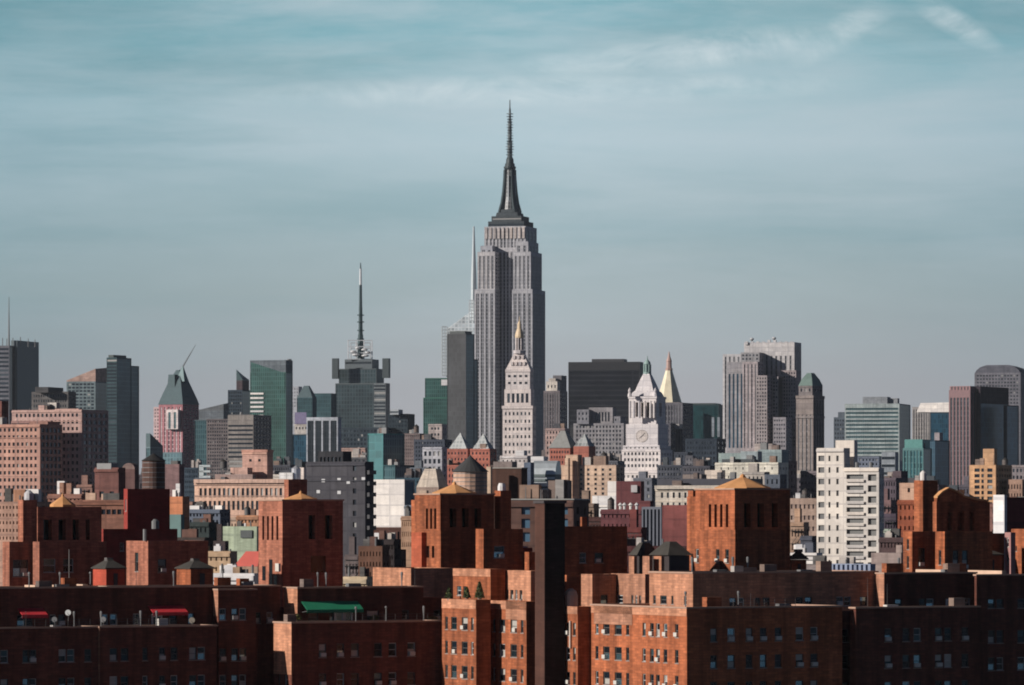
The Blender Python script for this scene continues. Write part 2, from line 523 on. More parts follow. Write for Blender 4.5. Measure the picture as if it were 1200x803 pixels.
        if not s.near and D < 3600 and F and F[0] in 'px' and name == 'wall' and s.rnd.random() < .75:
            cb = MB(); e = .35
            cb.box(-e, -.02, t.z1 - 1.0, -.003, L1 + .02, t.z1 - .35); s.part('cornice', cb, mat, loc)
            if D < 2400 and L1 > 12:
                cb = MB(); zz = t.z1 - 4.6
                if zz > zb: cb.box(-.22, .02, zz - .3, -.003, L1 - .02, zz); s.part('string_course', cb, mat, loc)
        px_ = FPX / D
        for (side, nm, u0, u1, za, zt, gm, kw) in pend:
            w_, h_ = u1 - u0, zt - za
            fs = cos(a) if side == 'F' else sin(a)
            area = w_ * h_ * px_ * px_ * fs
            P = (t.x + rec, t.y + (u0 + u1) / 2, za) if side == 'F' else (t.x + (u0 + u1) / 2, t.y + rec, za)
            rz_ = -pi / 2 if side == 'F' else 0.0
            if nm == 'window' and s.near and not kw.get('open'):
                P = (P[0] - (.08 if side == 'F' else 0), P[1] - (0 if side == 'F' else .08), P[2])
                fr, ps, sl = near_window(w_, h_, 0, white=s.rnd.random() < .3)
                o = link('window', fr, s.o, P, rz_)
                for p in ps: link('pane', p, o)
                link('sill', sl, o)
                if w_ > .7 and s.rnd.random() < kw.get('ac', .4):
                    link('air_conditioner', AC_MESH, o, (s.rnd.choice((-1, 1)) * max(0, w_/2 - .42), .04, .08))
                s.nwin += 1
            elif area >= 5.0 and s.nwin < 100 or nm != 'window' and s.nwin < 100:
                if nm == 'window':
                    me = far_window(w_, h_, gm); o = link(nm, me, s.o, P, rz_)
                else:
                    b = MB(); b.face([(-w_/2, 0, 0), (w_/2, 0, 0), (w_/2, 0, h_), (-w_/2, 0, h_)], [(u0, za), (u1, za), (u1, zt), (u0, zt)])
                    o = link(nm, b.mesh(nm, gm), s.o, P, rz_)
                s.nwin += 1
            else:
                b = s.rest.setdefault(gm.name, (MB(), gm, nm, area))[0]
                if side == 'F':
                    X_ = t.x + rec; b.face([(X_, t.y + u0, za), (X_, t.y + u1, za), (X_, t.y + u1, zt), (X_, t.y + u0, zt)], [(u0, za), (u1, za), (u1, zt), (u0, zt)])
                else:
                    Y_ = t.y + rec; b.face([(t.x + u0, Y_, za), (t.x + u1, Y_, za), (t.x + u1, Y_, zt), (t.x + u0, Y_, zt)], [(u0, za), (u1, za), (u1, zt), (u0, zt)])
        return t
    def done(s):
        if not s.near and s.D < 3000:
            for t in s.tiers:
                if t.L1 * t.L2 > 90 and t.z0 == 0 and t.L1 > 7 and t.L2 > 4:
                    r = s.rnd
                    for i in range(3):
                        w, d, h = r.uniform(1.2, 3.2), r.uniform(1.2, 4.5), r.uniform(1.2, 3.4)
                        s.bulk(t, r.uniform(.15, .5), r.uniform(.12, .88), min(w, t.L2 * .4), min(d, t.L1 * .3), .8 + h, r.choice(CLUT), r.choice(('bulkhead', 'cooling_tower', 'duct')))
                    for i in range(3):
                        mb = MB(); cx, cy = r.uniform(.1, .6) * t.L2, r.uniform(.1, .9) * t.L1
                        mb.lathe([(.1, t.z1 - .8), (.06, t.z1 + r.uniform(1, 4))], 5, cx, cy); s.part('vent_pipe', mb, METAL, (t.x, t.y, 0))
        for mb, gm, nm, area in s.rest.values():
            s.part('glazing', mb, gm, kind='stuff')
        return s
    # ---- roof shapes standing on a tier
    def pyramid(s, t, h, mat, inset=0.0, top=0.0, base=0.0, name='pyramid_roof', z=None, label=None, steps=None):
        z = t.z1 if z is None else z
        e = inset; x0, y0, x1, y1 = e, e, t.L2 - e, t.L1 - e
        cx, cy = (x0 + x1) / 2, (y0 + y1) / 2
        mb = MB(); rings = []
        for f, hh in (steps or [(1.0, 0.0), (top, h)]):
            rings.append(mb.rect(cx + (x0 - cx) * f, cy + (y0 - cy) * f, cx + (x1 - cx) * f, cy + (y1 - cy) * f, z + hh + .02))
        mb.loft(rings)
        return s.part(name, mb, mat, (t.x, t.y, 0), label=label)
    def bulk(s, t, fx, fy, w, d, h, mat, name='bulkhead', z=None):
        """box standing on the roof of a tier; fx, fy 0..1 over the roof, metres for size"""
        z = (t.z1 - .8) if z is None else z
        cx, cy = fx * t.L2, fy * t.L1
        mb = MB(); mb.box(cx - w/2, cy - d/2, z + .01, cx + w/2, cy + d/2, z + h)
        return s.part(name, mb, mat, (t.x, t.y, 0))
    def clutter(s, t, n, mats, hmax=4.0):
        r = s.rnd
        for i in range(n):
            w, d = r.uniform(.12, .3) * t.L2, r.uniform(.12, .3) * t.L1
            s.bulk(t, r.uniform(.2, .8), r.uniform(.2, .8), min(w, 9), min(d, 9), .8 + r.uniform(.4, 1) * hmax, r.choice(mats), r.choice(('bulkhead', 'cooling_tower', 'machine_room')))
        for i in range(n):
            cx, cy = r.uniform(.1, .9) * t.L2, r.uniform(.1, .9) * t.L1
            mb = MB(); mb.lathe([(.16, t.z1 - .8), (.16, t.z1 + r.uniform(.3, 1.5))], 6, cx, cy)
            s.part('vent_pipe', mb, METAL, (t.x, t.y, 0))
    def mast(s, px, dD, y0, y1, r0, r1, mat, name='antenna', n=6):
        x, y, _ = s.at(px, dD); D = s.D + dD
        mb = MB(); mb.lathe([(r0, 0), (r1, wz(y1, D) - wz(y0, D))], n)
        return s.part(name, mb, mat, (x, y, wz(y0, D)))
# ================================================================== the setting
def ground():
    mb = MB(); mb.face([(-30000, -3000, 0), (30000, -3000, 0), (30000, 50000, 0), (-30000, 50000, 0)])
    o = link('ground', mb.mesh('ground', plain((0.045, 0.045, 0.045), 0.95, 0, 0.4, 0.02)))
    tag(o, kind='structure')
ground()

# albedo from a sunlit colour of the photograph: divided by what the sun gives a face of that bearing
def C(r, g, b, k=0.95): return tuple(min(.82, v) for v in srgb(r, g, b, k))
def W(r, g, b, k=0.95, **kw): return wall(C(r, g, b, k), **kw)
G = 16                                        # bearing of the avenue grid
TEAL = curtain((0.018, 0.05, 0.06), (0.06, 0.12, 0.13), 1.6, 3.9, 0.5)
DKGLASS = curtain((0.012, 0.018, 0.022), (0.03, 0.036, 0.042), 1.6, 3.9, 0.35)
BLUE = curtain((0.012, 0.05, 0.085), (0.03, 0.09, 0.13), 1.6, 3.9, 0.25)
GREEN = curtain((0.016, 0.062, 0.052), (0.06, 0.13, 0.115), 2.0, 3.9, 0.5)
STRIPG = curtain((0.018, 0.022, 0.03), (0.19, 0.19, 0.195), 1.9, 3.8, 0.6)
STEEL = plain((0.05, 0.085, 0.09), 0.5, 0.4)
WHITE = wall((0.78, 0.75, 0.72), 0.08, grime=0.15)
GOLD = plain((0.62, 0.47, 0.25), 0.45, 0.25, 0.2, 0.3)

# ================================================================== far skyline (3.4 to 5.6 km)
b = Bldg('office_tower', 'dark teal glass tower at the left edge with a screened roof and thin antenna', 5200, G, 11)
t = b.tier(-25, 11, 45, 405, W(120, 120, 126), F=('r', 5, .5), S=('g',), vb=480)
b.S_ = b.tier(13, 20, 45.5, 399, plain((0.10, 0.13, 0.14)), dD=14, par=3, name='roof_screen')
for px, py in ((3, 396), (8, 397), (15, 396), (24, 395), (33, 397), (41, 398)):
    b.mast(px, 16, 407, py, .5, .4, METAL, 'screen_post')
b.mast(10.5, 12, 406, 348, 1.0, .25, METAL)
b.done()
b = Bldg('office_building', 'low wide grey office block before the left edge glass tower', 3600, G, 80)
t = b.tier(37, 80, 89, 459, W(112, 108, 106), F=('p', 14, 6, .5, .5), S=('p', 3, 6, .5, .5), vb=500)
b.bulk(t, .4, .6, 30, 10, 4, W(90, 88, 88)); b.done()
b = Bldg('office_tower', 'teal glass tower under a pale sloping roof wedge', 4500, G, 112)
t = b.tier(78, 112, 128, 447, W(120, 135, 138), F=('p', 7, 4, .75, .55), S=('g', {'g': TEAL}), vb=500)
mb = MB(); x1, y1, z = t.L2, t.L1, t.z1 + .05; zt = wz(430, 4510)
mb.loft([[(0, 0, z), (x1, 0, z), (x1, y1, z), (0, y1, z)], [(0, 0, zt - 2), (x1, 0, zt), (x1, y1, z + 2), (0, y1, z + 1)]])
b.part('sloping_roof', mb, W(176, 150, 140), (t.x, t.y, 0)); b.done()
b = Bldg('office_tower', 'tall dark teal glass slab with a notched top left of centre', 4100, 24, 137)
b.tier(125, 137, 154, 419, W(62, 84, 88), F=('r', 4, .55), S=('g', {'g': TEAL}), vb=560)
b.tier(136, 140, 163, 428, W(50, 74, 78), S=('g', {'g': TEAL}), dD=6, vb=560)
t = b.tier(127, 133, 148, 416, plain((0.04, 0.06, 0.06)), dD=8, name='machine_room'); b.done()

# pink tower with the faceted teal roof, and the crane on it
PINK = wall((0.46, 0.21, 0.23), 0.15)
b = Bldg('pink_tower', 'pink granite tower under a faceted teal pyramid roof with a crane', 4300, 26, 213)
t = b.tier(186, 214, 233, 474, PINK, F=('s', 6, .45, {'g': curtain((.10, .06, .07), (.55, .45, .45), 3, 3.8, .5)}), S=('p', 5, 4, .5, .5), vb=560)
b.tier(180, 190, 196, 477, W(205, 180, 180), F=('p', 3, 4, .4, .5), dD=12, vb=560)
b.tier(195, 208.5, 211, 480, W(215, 205, 205), F=('s', 2, .45, {'g': TEAL}), dD=-3, yb=503, name='bay')
b.tier(185, 213, 214.5, 530, plain((0.09, 0.15, 0.17), .4), F=('g', {'g': curtain((.06, .12, .14), (.12, .2, .22), 3, 3.8, .4)}), dD=-2, vb=560, name='glass_base')
RT = plain((0.07, 0.11, 0.12), 0.8, 0.0)
b.pyramid(t, 0, RT, steps=[(1.03, 0), (.92, 5), (.48, 21), (.13, 30)])
x, y, _ = b.at(203, 14); mb = MB()
mb.loft([mb.rect(x-4, y-4, x+4, y+4, t.z1 + 12), mb.rect(x-3, y-3, x+3, y+3, t.z1 + 26)]); b.part('crown', mb, RT)
x, y, _ = b.at(214, 14); mb = MB(); mb.loft([mb.rect(x-4, y-4, x+4, y+4, t.z1 + 20), mb.rect(x-.5, y-.5, x+.5, y+.5, t.z1 + 33)]); b.part('gable', mb, STEEL)
b.done()
def crane():
    D = 4330
    o = bpy.data.objects.new('tower_crane', None); col.objects.link(o); o.location = (wx(215, D), D, wz(444, D))
    tag(o, 'thin grey tower crane with its jib raised on the pink tower', 'crane')
    m = MB(); m.bar((0, 0, 0), (-1.5, 0, 8), 1.0, 4, .9); link('mast', m.mesh('mast', METAL), o)
    m = MB(); tip = Vector((10.5, 0, 29.5)); base = Vector((-1.5, 0, 8))
    for k in (-.5, .5): m.bar(base + Vector((0, k, 0)), tip, .42, 4, .25)
    m.bar(base + Vector((-.9, 0, .5)), tip, .2, 4, .12)
    for i in range(12):
        p = base.lerp(tip, i / 12); q = base.lerp(tip, (i + 1) / 12)
        m.bar(p + Vector((-.8 * (1 - i / 12), 0, 0)), q + Vector((0, .4 * (1 - i / 12), 0)), .1, 3)
    link('jib', m.mesh('jib', METAL), o)
    m = MB(); m.bar(base, base + Vector((-3, 0, -1.5)), .8, 4); link('counterweight', m.mesh('counterweight', STEEL), o)
crane()
b = Bldg('glass_building', 'small teal glass wedge beside the pink tower base', 3700, 40, 176)
t = b.tier(171, 176, 191, 524, plain((.12, .18, .2)), F=('g', {'g': TEAL}), S=('g', {'g': TEAL}), vb=560)
mb = MB(); z = t.z1 + .02; h = wz(508, 3700) - t.z1
mb.loft([mb.rect(0, 0, t.L2, t.L1, z), [(0, 0, z + h), (t.L2, 0, z + 1), (t.L2, t.L1, z + 1), (0, t.L1, z + h)]]); b.part('sloping_roof', mb, RT, (t.x, t.y, 0)); b.done()

b = Bldg('office_building', 'grey office block with a pale sloping crown right of the pink tower', 3900, G, 243)
b.tier(228, 243, 252, 492, plain((.05, .09, .1)), F=('g', {'g': TEAL}), S=('g', {'g': TEAL}), vb=560)
t = b.tier(233, 262, 268, 481, W(120, 126, 130), F=('r', 14, .3), dD=10, yb=492)
mb = MB(); z = t.z1 + .02
mb.loft([mb.rect(0, 0, t.L2, t.L1, z), [(0, 0, z + 5), (t.L2, 0, z + 6), (t.L2, t.L1, z + 1), (0, t.L1, z + .5)]]); b.part('sloping_roof', mb, W(105, 110, 114), (t.x, t.y, 0)); b.done()
b = Bldg('office_building', 'plain warm grey office slab with fine windows behind the cream loft', 3500, G, 268)
b.tier(242, 268, 280, 491, W(112, 106, 108), F=('p', 9, 4, .55, .5), S=('p', 3, 4, .5, .5), vb=565); b.done()
b = Bldg('office_tower', 'slim dark tower with a spiked top left of the green glass tower', 4700, G, 284)
b.tier(267, 284, 296, 457, W(62, 74, 84), F=('p', 6, 4, .6, .6), S=('g', {'g': TEAL}), vb=500)
t = b.tier(277, 284, 292, 446, W(86, 74, 78), dD=10)
mb = MB(); z = t.z1 + .02; h = wz(433, 4710) - t.z1
mb.loft([mb.rect(0, 0, t.L2, t.L1, z), [(0, 0, z + 1), (t.L2, 0, z + 1), (t.L2, t.L1, z + h * .5), (0, t.L1, z + h)]]); b.part('spike', mb, STEEL, (t.x, t.y, 0)); b.done()
b = Bldg('office_building', 'grey office block with light and dark stripes stacked floor on floor', 3300, G, 297)
t = b.tier(267, 297, 318, 486, W(146, 140, 136), F=('r', 5.2, .42, {'top': 12}), S=('p', 5, 5, .6, .5), vb=560)
b.mast(283, 20, 486, 483, 1.2, 1, METAL); b.done()
b = Bldg('office_tower', 'big green glass tower with a slanting grey crown', 4400, 20, 335)
t = b.tier(293, 335, 343, 436, plain((.03, .1, .085)), F=('g', {'g': GREEN}), S=('g', {'g': TEAL}), vb=560)
mb = MB(); z = t.z1 + .02; zt = wz(422, 4400)
mb.loft([mb.rect(0, 0, t.L2, t.L1, z), mb.rect(0, 0, t.L2, t.L1, zt)]); b.part('crown', mb, W(120, 128, 132), (t.x, t.y, 0))
mb = MB(); mb.loft([[(-.4, 1, z - 16), (-.4, t.L1 - 1, z - 1), (-.4, t.L1 - 1, z + 9), (-.4, 1, z - 1)][::-1], [(-.1, 1, z - 16), (-.1, t.L1 - 1, z - 1), (-.1, t.L1 - 1, z + 9), (-.1, 1, z - 1)][::-1]]); b.part('glass_slope', mb, GREEN, (t.x, t.y, 0))
for i in range(7):
    mb = MB(); y0_ = wz(460 + i * 5.2, 4400); mb.box(-.5, t.L1 * .62, y0_ - 1.6, -.05, t.L1 * .985, y0_); b.part('sign_band', mb, WHITE, (t.x, t.y, 0))
b.mast(339, 10, 424, 421, 2, 2, METAL); b.done()
b = Bldg('office_building', 'pale white block peeking out beside the green tower', 4800, G, 350)
b.tier(341, 350, 354, 453, W(190, 192, 196), F=('p', 3, 4, .3, .4), vb=480); b.done()
b = Bldg('glass_building', 'teal glass tower with a pointed gable behind the white framed block', 4500, G, 366)
t = b.tier(348, 366, 371, 466, W(80, 110, 116), F=('g', {'g': TEAL}), vb=500)
b.pyramid(t, wz(452, 4500) - t.z1, RT, steps=[(1, 0), (.3, wz(452, 4500) - t.z1)]); b.done()
b = Bldg('glass_building', 'plain flat topped teal glass block left of the mast tower', 4600, G, 388)
b.tier(366, 388, 394, 461, W(72, 98, 104), F=('g', {'g': TEAL}), vb=500); b.done()
b = Bldg('office_building', 'dark blue glass block with a white panel and a violet roof sign', 3400, G, 362)
b.tier(343, 362, 366, 509, plain((.02, .05, .07)), F=('g', {'g': BLUE}), vb=560)
t = b.tier(345, 361, 364, 497, W(195, 190, 185), F=('p', 4, 6, .4, .5), dD=4, yb=509)
mb = MB(); mb.box(-.6, t.L1 * .1, t.z1 + .01, .2, t.L1 * .95, t.z1 + 8); b.part('roof_sign', mb, plain((.16, .14, .24)), (t.x, t.y, 0)); b.done()
b = Bldg('office_building', 'office block framed in white with tall dark vertical strips', 3000, G, 396)
b.tier(359, 396, 400, 489, W(190, 194, 200), F=('s', 4, .78, {'g': DKGLASS, 'top': 4, 'mx': .015}), vb=560); b.done()

# tower with the tall broadcast mast
b = Bldg('mast_tower', 'dark glass tower carrying a tall broadcast mast left of centre', 5000, G, 446)
MT = curtain((0.022, 0.04, 0.045), (0.06, 0.08, 0.085), 3.0, 3.9, 0.5)
b.tier(393, 446, 457, 449, plain((.06, .08, .085)), F=('g', {'g': MT}), S=('g', {'g': DKGLASS}), vb=520)
b.tier(438, 452, 457, 449, W(110, 118, 122), F=('r', 4, .5), dD=-6, vb=500)
b.tier(397, 441, 450, 432, plain((.05, .07, .075)), F=('g', {'g': MT}), dD=10, yb=449)
b.tier(404, 436, 444, 421, plain((.08, .1, .11)), F=('r', 5, .5, {'g': DKGLASS}), dD=16, yb=432)
b.tier(389, 396, 397.5, 420, plain((.03, .045, .05)), dD=6, yb=444, name='corner_sign')
b.tier(448, 455.5, 457.5, 420, plain((.03, .045, .05)), dD=-4, yb=443, name='corner_sign')
D = 5020
def lattice(bb, px0, px1, py0, py1, dD, mat, n=3, m_=4, r=.7, name='lattice_frame'):
    mb = MB(); D = bb.D + dD
    x0, y0, z0 = bb.at(px0, dD, py0); x1, y1, z1 = bb.at(px1, dD, py1)
    for i in range(n + 1):
        f = i / n; mb.bar((x0 + (x1-x0)*f, y0 + (y1-y0)*f, z0), (x0 + (x1-x0)*f, y0 + (y1-y0)*f, z1), r, 4)
    for j in range(m_ + 1):
        z = z0 + (z1 - z0) * j / m_; mb.bar((x0, y0, z), (x1, y1, z), r, 4)
    return bb.part(name, mb, mat)
lattice(b, 408, 436, 421, 399, 20, plain((.5, .52, .54)), 3, 3, .6)
lattice(b, 411, 434, 421, 402, 34, plain((.4, .42, .44)), 3, 3, .6)
for px, py, r in ((414, 412, 3), (419, 408, 2.4), (427, 410, 3.4), (431, 413, 2.5), (417, 416, 4), (428, 417, 4)):
    x, y, z = b.at(px, 18, py); mb = MB(); mb.lathe([(r * .5, -1.2), (r, -.4), (r, .4), (r * .5, 1.2)], 10); b.part('dish', mb, plain((.6, .6, .6)), (x, y, z))
mk = plain((.02, .05, .055), .5); mw = plain((.6, .62, .63), .5)
b.mast(422.6, 26, 424, 392, 3.6, 2.6, mk, 'mast')
b.mast(422.6, 26, 392, 360, 2.2, 1.8, mk, 'mast')
b.mast(422.6, 26, 360, 334, 1.7, 1.4, mk, 'mast')
b.mast(422.6, 26, 334, 315, 1.3, 1.1, mw, 'mast')
b.mast(422.6, 26, 315, 308, .7, .4, mk, 'mast')
for py in (398, 388, 378, 370): b.mast(422.6, 26, py, py - 1.2, 3.6, 3.6, mk, 'collar')
b.done()
b = Bldg('office_building', 'dark glass podium of blocks under the mast tower', 4300, G, 470)
b.tier(392, 452, 470, 501, W(60, 72, 80), F=('p', 14, 5, .6, .55), S=('p', 4, 5, .5, .5), vb=530)
b.tier(455, 478, 486, 485, W(48, 60, 68), F=('p', 6, 5, .5, .5), dD=20, vb=530)
t = b.tier(457, 467, 472, 480, W(200, 205, 205), F=('r', 4, .5, {'top': 2}), dD=16, yb=486, name='sign_frame'); b.done()
b = Bldg('office_building', 'small pinkish block between the white frame and the teal wrapped tower', 3100, G, 428)
b.tier(398, 428, 436, 525, W(176, 150, 142), F=('p', 8, 7, .5, .5), vb=550); b.done()
b = Bldg('wrapped_tower', 'building wrapped in teal netting above the blank white wall', 2500, 45, 449)
WR = curtain((.04, .16, .17), (.05, .18, .19), 5, 4, .3, 0.0, .6, .2)
b.tier(431, 449, 474, 508, W(84, 140, 142), F=('g', {'g': WR}), S=('g', {'g': TEAL}), vb=570)
b.tier(449, 463, 486, 545, W(60, 96, 100), F=('g', {'g': TEAL}), S=('g', {'g': TEAL}), dD=-12, vb=575); b.done()
b = Bldg('office_tower', 'bright green glass block left of the black slab tower', 4700, 14, 526)
b.tier(496, 528, 533, 466, plain((.02, .12, .085)), F=('g', {'g': GREEN}), vb=520)
t = b.tier(498, 529, 534, 443, plain((.02, .10, .075)), F=('g', {'g': GREEN}), dD=12, yb=466)
mb = MB(); mb.box(-.5, t.L1 * .05, t.z1 - 7, -.05, t.L1 * .38, t.z1 - 1.5); b.part('sign', mb, WHITE, (t.x, t.y, 0)); b.done()
b = Bldg('glass_tower', 'pale faceted glass skyscraper with a thin white spire behind the centre tower', 5400, G, 558)
PG = plain((.50, .54, .55), .35, .1)
PGC = curtain((.40, .45, .47), (.62, .66, .67), 4, 4, .6, .2, .3, .4)
b.tier(523, 572, 580, 393, PG, F=('g', {'g': PGC}), vb=440)
t = b.tier(523, 570, 577, 387, PG, F=('g', {'g': PGC}), dD=8)
mb = MB(); z = t.z1 + .02; zt = wz(353, 5408)
mb.loft([mb.rect(0, 0, t.L2, t.L1, z), [(2, 2, zt), (t.L2, 2, zt), (t.L2, t.L1, z + 2), (2, t.L1, z + 2)]]); b.part('sloping_crown', mb, PGC, (t.x, t.y, 0))
lattice(b, 518, 524, 440, 383, 0, plain((.4, .44, .45)), 2, 15, .7)
lattice(b, 518, 524, 440, 383, 12, plain((.4, .44, .45)), 2, 15, .7)
lattice(b, 550, 558, 376, 352, 10, PG, 3, 6, .6)
mb = MB(); x, y, z = b.at(555.2, 20, 380)
mb.lathe([(3.6, 0), (3.0, 50), (1.8, 80), (.9, 106)], 6); b.part('spire', mb, plain((.45, .5, .52), .6), (x, y, z))
for k in range(12): b.mast(555.2, 20, 375 - k * 8, 374 - k * 8, 3.6 - k * .2, 3.6 - k * .2, PG, 'collar')
b.done()
b = Bldg('office_tower', 'black slab tower just left of the tallest tower', 4200, 24, 546)
b.tier(524, 546, 556, 391, plain((.035, .038, .042)), F=('g', {'g': curtain((.028, .03, .034), (.04, .042, .046), 1.8, 3.8, .3, .1, .4)}), S=('g', {'g': TEAL}), vb=560)
b.tier(545, 553, 560, 421, W(56, 88, 94), F=('g', {'g': TEAL}), S=('g', {'g': TEAL}), dD=14, vb=560)
b.tier(527, 545, 553, 388, plain((.05, .06, .06)), dD=8, name='machine_room'); b.done()

# the tallest tower
ES = wall((0.50, 0.495, 0.52), 0.14)
ESP = curtain((.014, .019, .027), (.21, .21, .225), 2.2, 3.7, .6, .1, .4, .5)
SD = {'g': ESP, 'top': 5}
b = Bldg('limestone_skyscraper', 'tallest tower, grey limestone with setbacks and a dark mooring mast', 4900, G, 624)
b.tier(556, 580, 587, 339, ES, F=('s', 4, .62, SD), S=('p', 3, 4.4, .5, .5), dD=4, vb=570)
b.tier(600, 624, 639, 339, ES, F=('s', 4, .62, SD), S=('s', 8, .6, SD), vb=570)
b.tier(574, 612, 630, 290, ES, F=('s', 8, .6, SD), S=('s', 4, .62, SD), dD=14, vb=570)
b.tier(559.5, 580, 586.5, 295, ES, F=('s', 4, .5, SD), S=('p', 2, 4.4, .5, .5), dD=6, yb=339)
b.tier(601.5, 622, 635, 295, ES, F=('s', 4, .5, SD), S=('s', 7, .6, SD), dD=3, yb=339)
b.tier(563, 577, 592, 288, ES, F=('s', 2, .5, SD), dD=12, yb=296)
b.tier(604, 619, 631, 283, ES, F=('s', 2, .5, SD), S=('s', 3, .5, SD), dD=9, yb=296)
t = b.tier(567.5, 616, 629, 265, ES, F=('s', 11, .55, {'g': ESP, 'top': 3}), S=('s', 3, .5, SD), dD=16, yb=300)
for i in range(10):
    mb = MB(); f = (i + .5) / 10; mb.box(-.8, t.L1 * f - 1.2, t.z1 - 12, -.05, t.L1 * f + 1.2, t.z1 - 1); b.part('fin', mb, W(200, 190, 185), (t.x, t.y, 0))
DM = wall((.075, .09, .10), .15)
b.tier(572, 614, 625, 259, DM, F=('r', 5, .4), dD=20, yb=266)
t = b.tier(576, 611, 620, 253, DM, F=('r', 4, .4), dD=24, yb=260)
c = b.at(597.5, 46)
MM = plain((.035, .05, .055), .5, .2)
def sqr(mb, cx, cy, h, z): return [(cx-h, cy-h, z), (cx+h, cy-h, z), (cx+h, cy+h, z), (cx-h, cy+h, z)]
D = 4946
mb = MB(); mb.loft([sqr(mb, 0, 0, h / FPX * D / 1.2, wz(y_, D)) for h, y_ in ((16, 254), (15, 250), (13, 249.5), (12.5, 246))]); b.part('mast_base', mb, DM, (c[0], c[1], 0))
mb = MB(); mb.lathe([(h / FPX * D, wz(y_, D)) for h, y_ in ((9, 246), (7, 232), (6, 215), (5.4, 200), (5.2, 197))], 16); b.part('mast_shaft', mb, curtain((.06, .07, .075), (.2, .2, .2), 2.5, 3.7, .5, .1, .4), (c[0], c[1], 0))
for k in range(4):
    mb = MB(); an = k * pi / 2 + pi / 4
    rr = [((h + 1.6) / FPX * D, wz(y_, D)) for h, y_ in ((13.5, 249), (10, 238), (7.8, 225), (6.4, 210), (5.8, 199))]
    rings = []
    for r_, z_ in rr:
        w_ = 1.6; u = (cos(an), sin(an)); v = (-u[1], u[0])
        rings.append([(u[0]*r_+v[0]*w_, u[1]*r_+v[1]*w_, z_), (u[0]*r_-v[0]*w_, u[1]*r_-v[1]*w_, z_), (u[0]*2-v[0]*w_, u[1]*2-v[1]*w_, z_), (u[0]*2+v[0]*w_, u[1]*2+v[1]*w_, z_)])
    mb.loft(rings); b.part('wing', mb, MM, (c[0], c[1], 0))
for k in range(2):
    mb = MB(); mb.box(-6.3, -.5 + k, wz(240, D), 6.3, .3 + k, wz(206, D)); b.part('glazed_fin', mb, PG, (c[0], c[1], 0), rz=k * pi / 2)
mb = MB(); mb.lathe([(h / FPX * D, wz(y_, D)) for h, y_ in ((6.2, 199), (7.2, 197), (7.2, 195.5), (5.8, 195), (5.8, 192), (4.6, 191.5), (4.4, 187), (3, 184), (2.4, 183))], 16); b.part('observation_drum', mb, MM, (c[0], c[1], 0))
mb = MB(); mb.lathe([(h / FPX * D, wz(y_, D)) for h, y_ in ((2.9, 184), (2.9, 166), (2.2, 165), (2.2, 142), (1.5, 141), (1.2, 128), (.8, 127), (.5, 117))], 8); b.part('antenna', mb, plain((.05, .07, .08), .5), (c[0], c[1], 0))
for k in range(16):
    y_ = 182 - k * 3.2; h = (3.5 if y_ > 165 else 2.8) / FPX * D; mb = MB(); mb.box(-h, -h, wz(y_, D), h, h, wz(y_, D) + .7); b.part('antenna_ring', mb, MM, (c[0], c[1], 0), rz=k * .4)
b.done()

# white campanile in front of the tallest tower
MW = wall((0.66, 0.60, 0.585), 0.08)
b = Bldg('campanile', 'pale stone campanile with a gold lantern before the tallest tower', 3850, G, 624)
b.tier(589, 624, 628, 478, MW, F=('p', 7, 9, .45, .4), S=('p', 2, 9, .4, .4), vb=565)
b.tier(588, 624.5, 628.5, 475.5, MW, dD=-1, yb=479, name='cornice')
b.tier(591, 622, 626, 456, MW, F=('x', [(596 + 5.4 * i, 3.2) for i in range(5)], [(461, 11)]), dD=2, yb=477, name='loggia')
b.tier(592.5, 621, 625, 435, MW, F=('p', 4, 8, .5, .35), S=('p', 2, 8, .4, .35), dD=3, yb=458)
t = b.tier(592, 621.5, 625.5, 433, MW, dD=2.4, yb=436, name='cornice')
hh = wz(389 + 25, 3852) - t.z1
p_ = b.pyramid(t, hh, MW, steps=[(.96, 0), (.38, hh)], name='spire_roof')
for k, (y_, n_) in enumerate(((427, 5), (419.5, 4), (443 - 31, 3))):
    pass
for (y_, n_, hw) in ((428, 4, 9.5), (420.5, 3, 7.5)):
    for i in range(n_):
        x, y, z = b.at(606.6 + (i - (n_ - 1) / 2) * hw * 2 / n_ , 1.5, y_)
        f = (433 - y_) / 19 * .31
        mb = MB(); mb.box(0, -.9, 0, 2.2, .9, 2.6); b.part('dormer', mb, MW, (t.x + t.L2 * f - .9, t.y + t.L1 * (.5 + (i - (n_ - 1) / 2) * (.72 - f) / n_), z))
c = (t.x + t.L2 / 2, t.y + t.L1 / 2); D = 3860
t2z = wz(414, D)
mb = MB(); mb.lathe([(h / FPX * D, wz(y_, D)) for h, y_ in ((7.2, 414.5), (7.4, 411), (6, 410.5))], 8, rot=pi/8); b.part('lantern_base', mb, MW, (c[0], c[1], 0))
for i in range(8):
    an = i * pi / 4; r_ = 4.2 / FPX * D
    mb = MB(); mb.lathe([(.55, wz(410.6, D)), (.55, wz(396, D))], 6, r_ * cos(an), r_ * sin(an)); b.part('column', mb, MW, (c[0], c[1], 0))
GD = plain((.60, .46, .30), .6, .05)
mb = MB(); mb.lathe([(2.6, wz(410.6, D)), (2.6, wz(396, D))], 8); b.part('lantern_core', mb, W(90, 80, 76), (c[0], c[1], 0))
mb = MB(); mb.lathe([(h / FPX * D, wz(y_, D)) for h, y_ in ((5.2, 396.2), (5.4, 394), (4.6, 390), (3.2, 386), (2.6, 385), (2.6, 380), (1.6, 378), (.6, 376), (.3, 371))], 12); b.part('gold_cupola', mb, GD, (c[0], c[1], 0), smooth=False)
b.done()

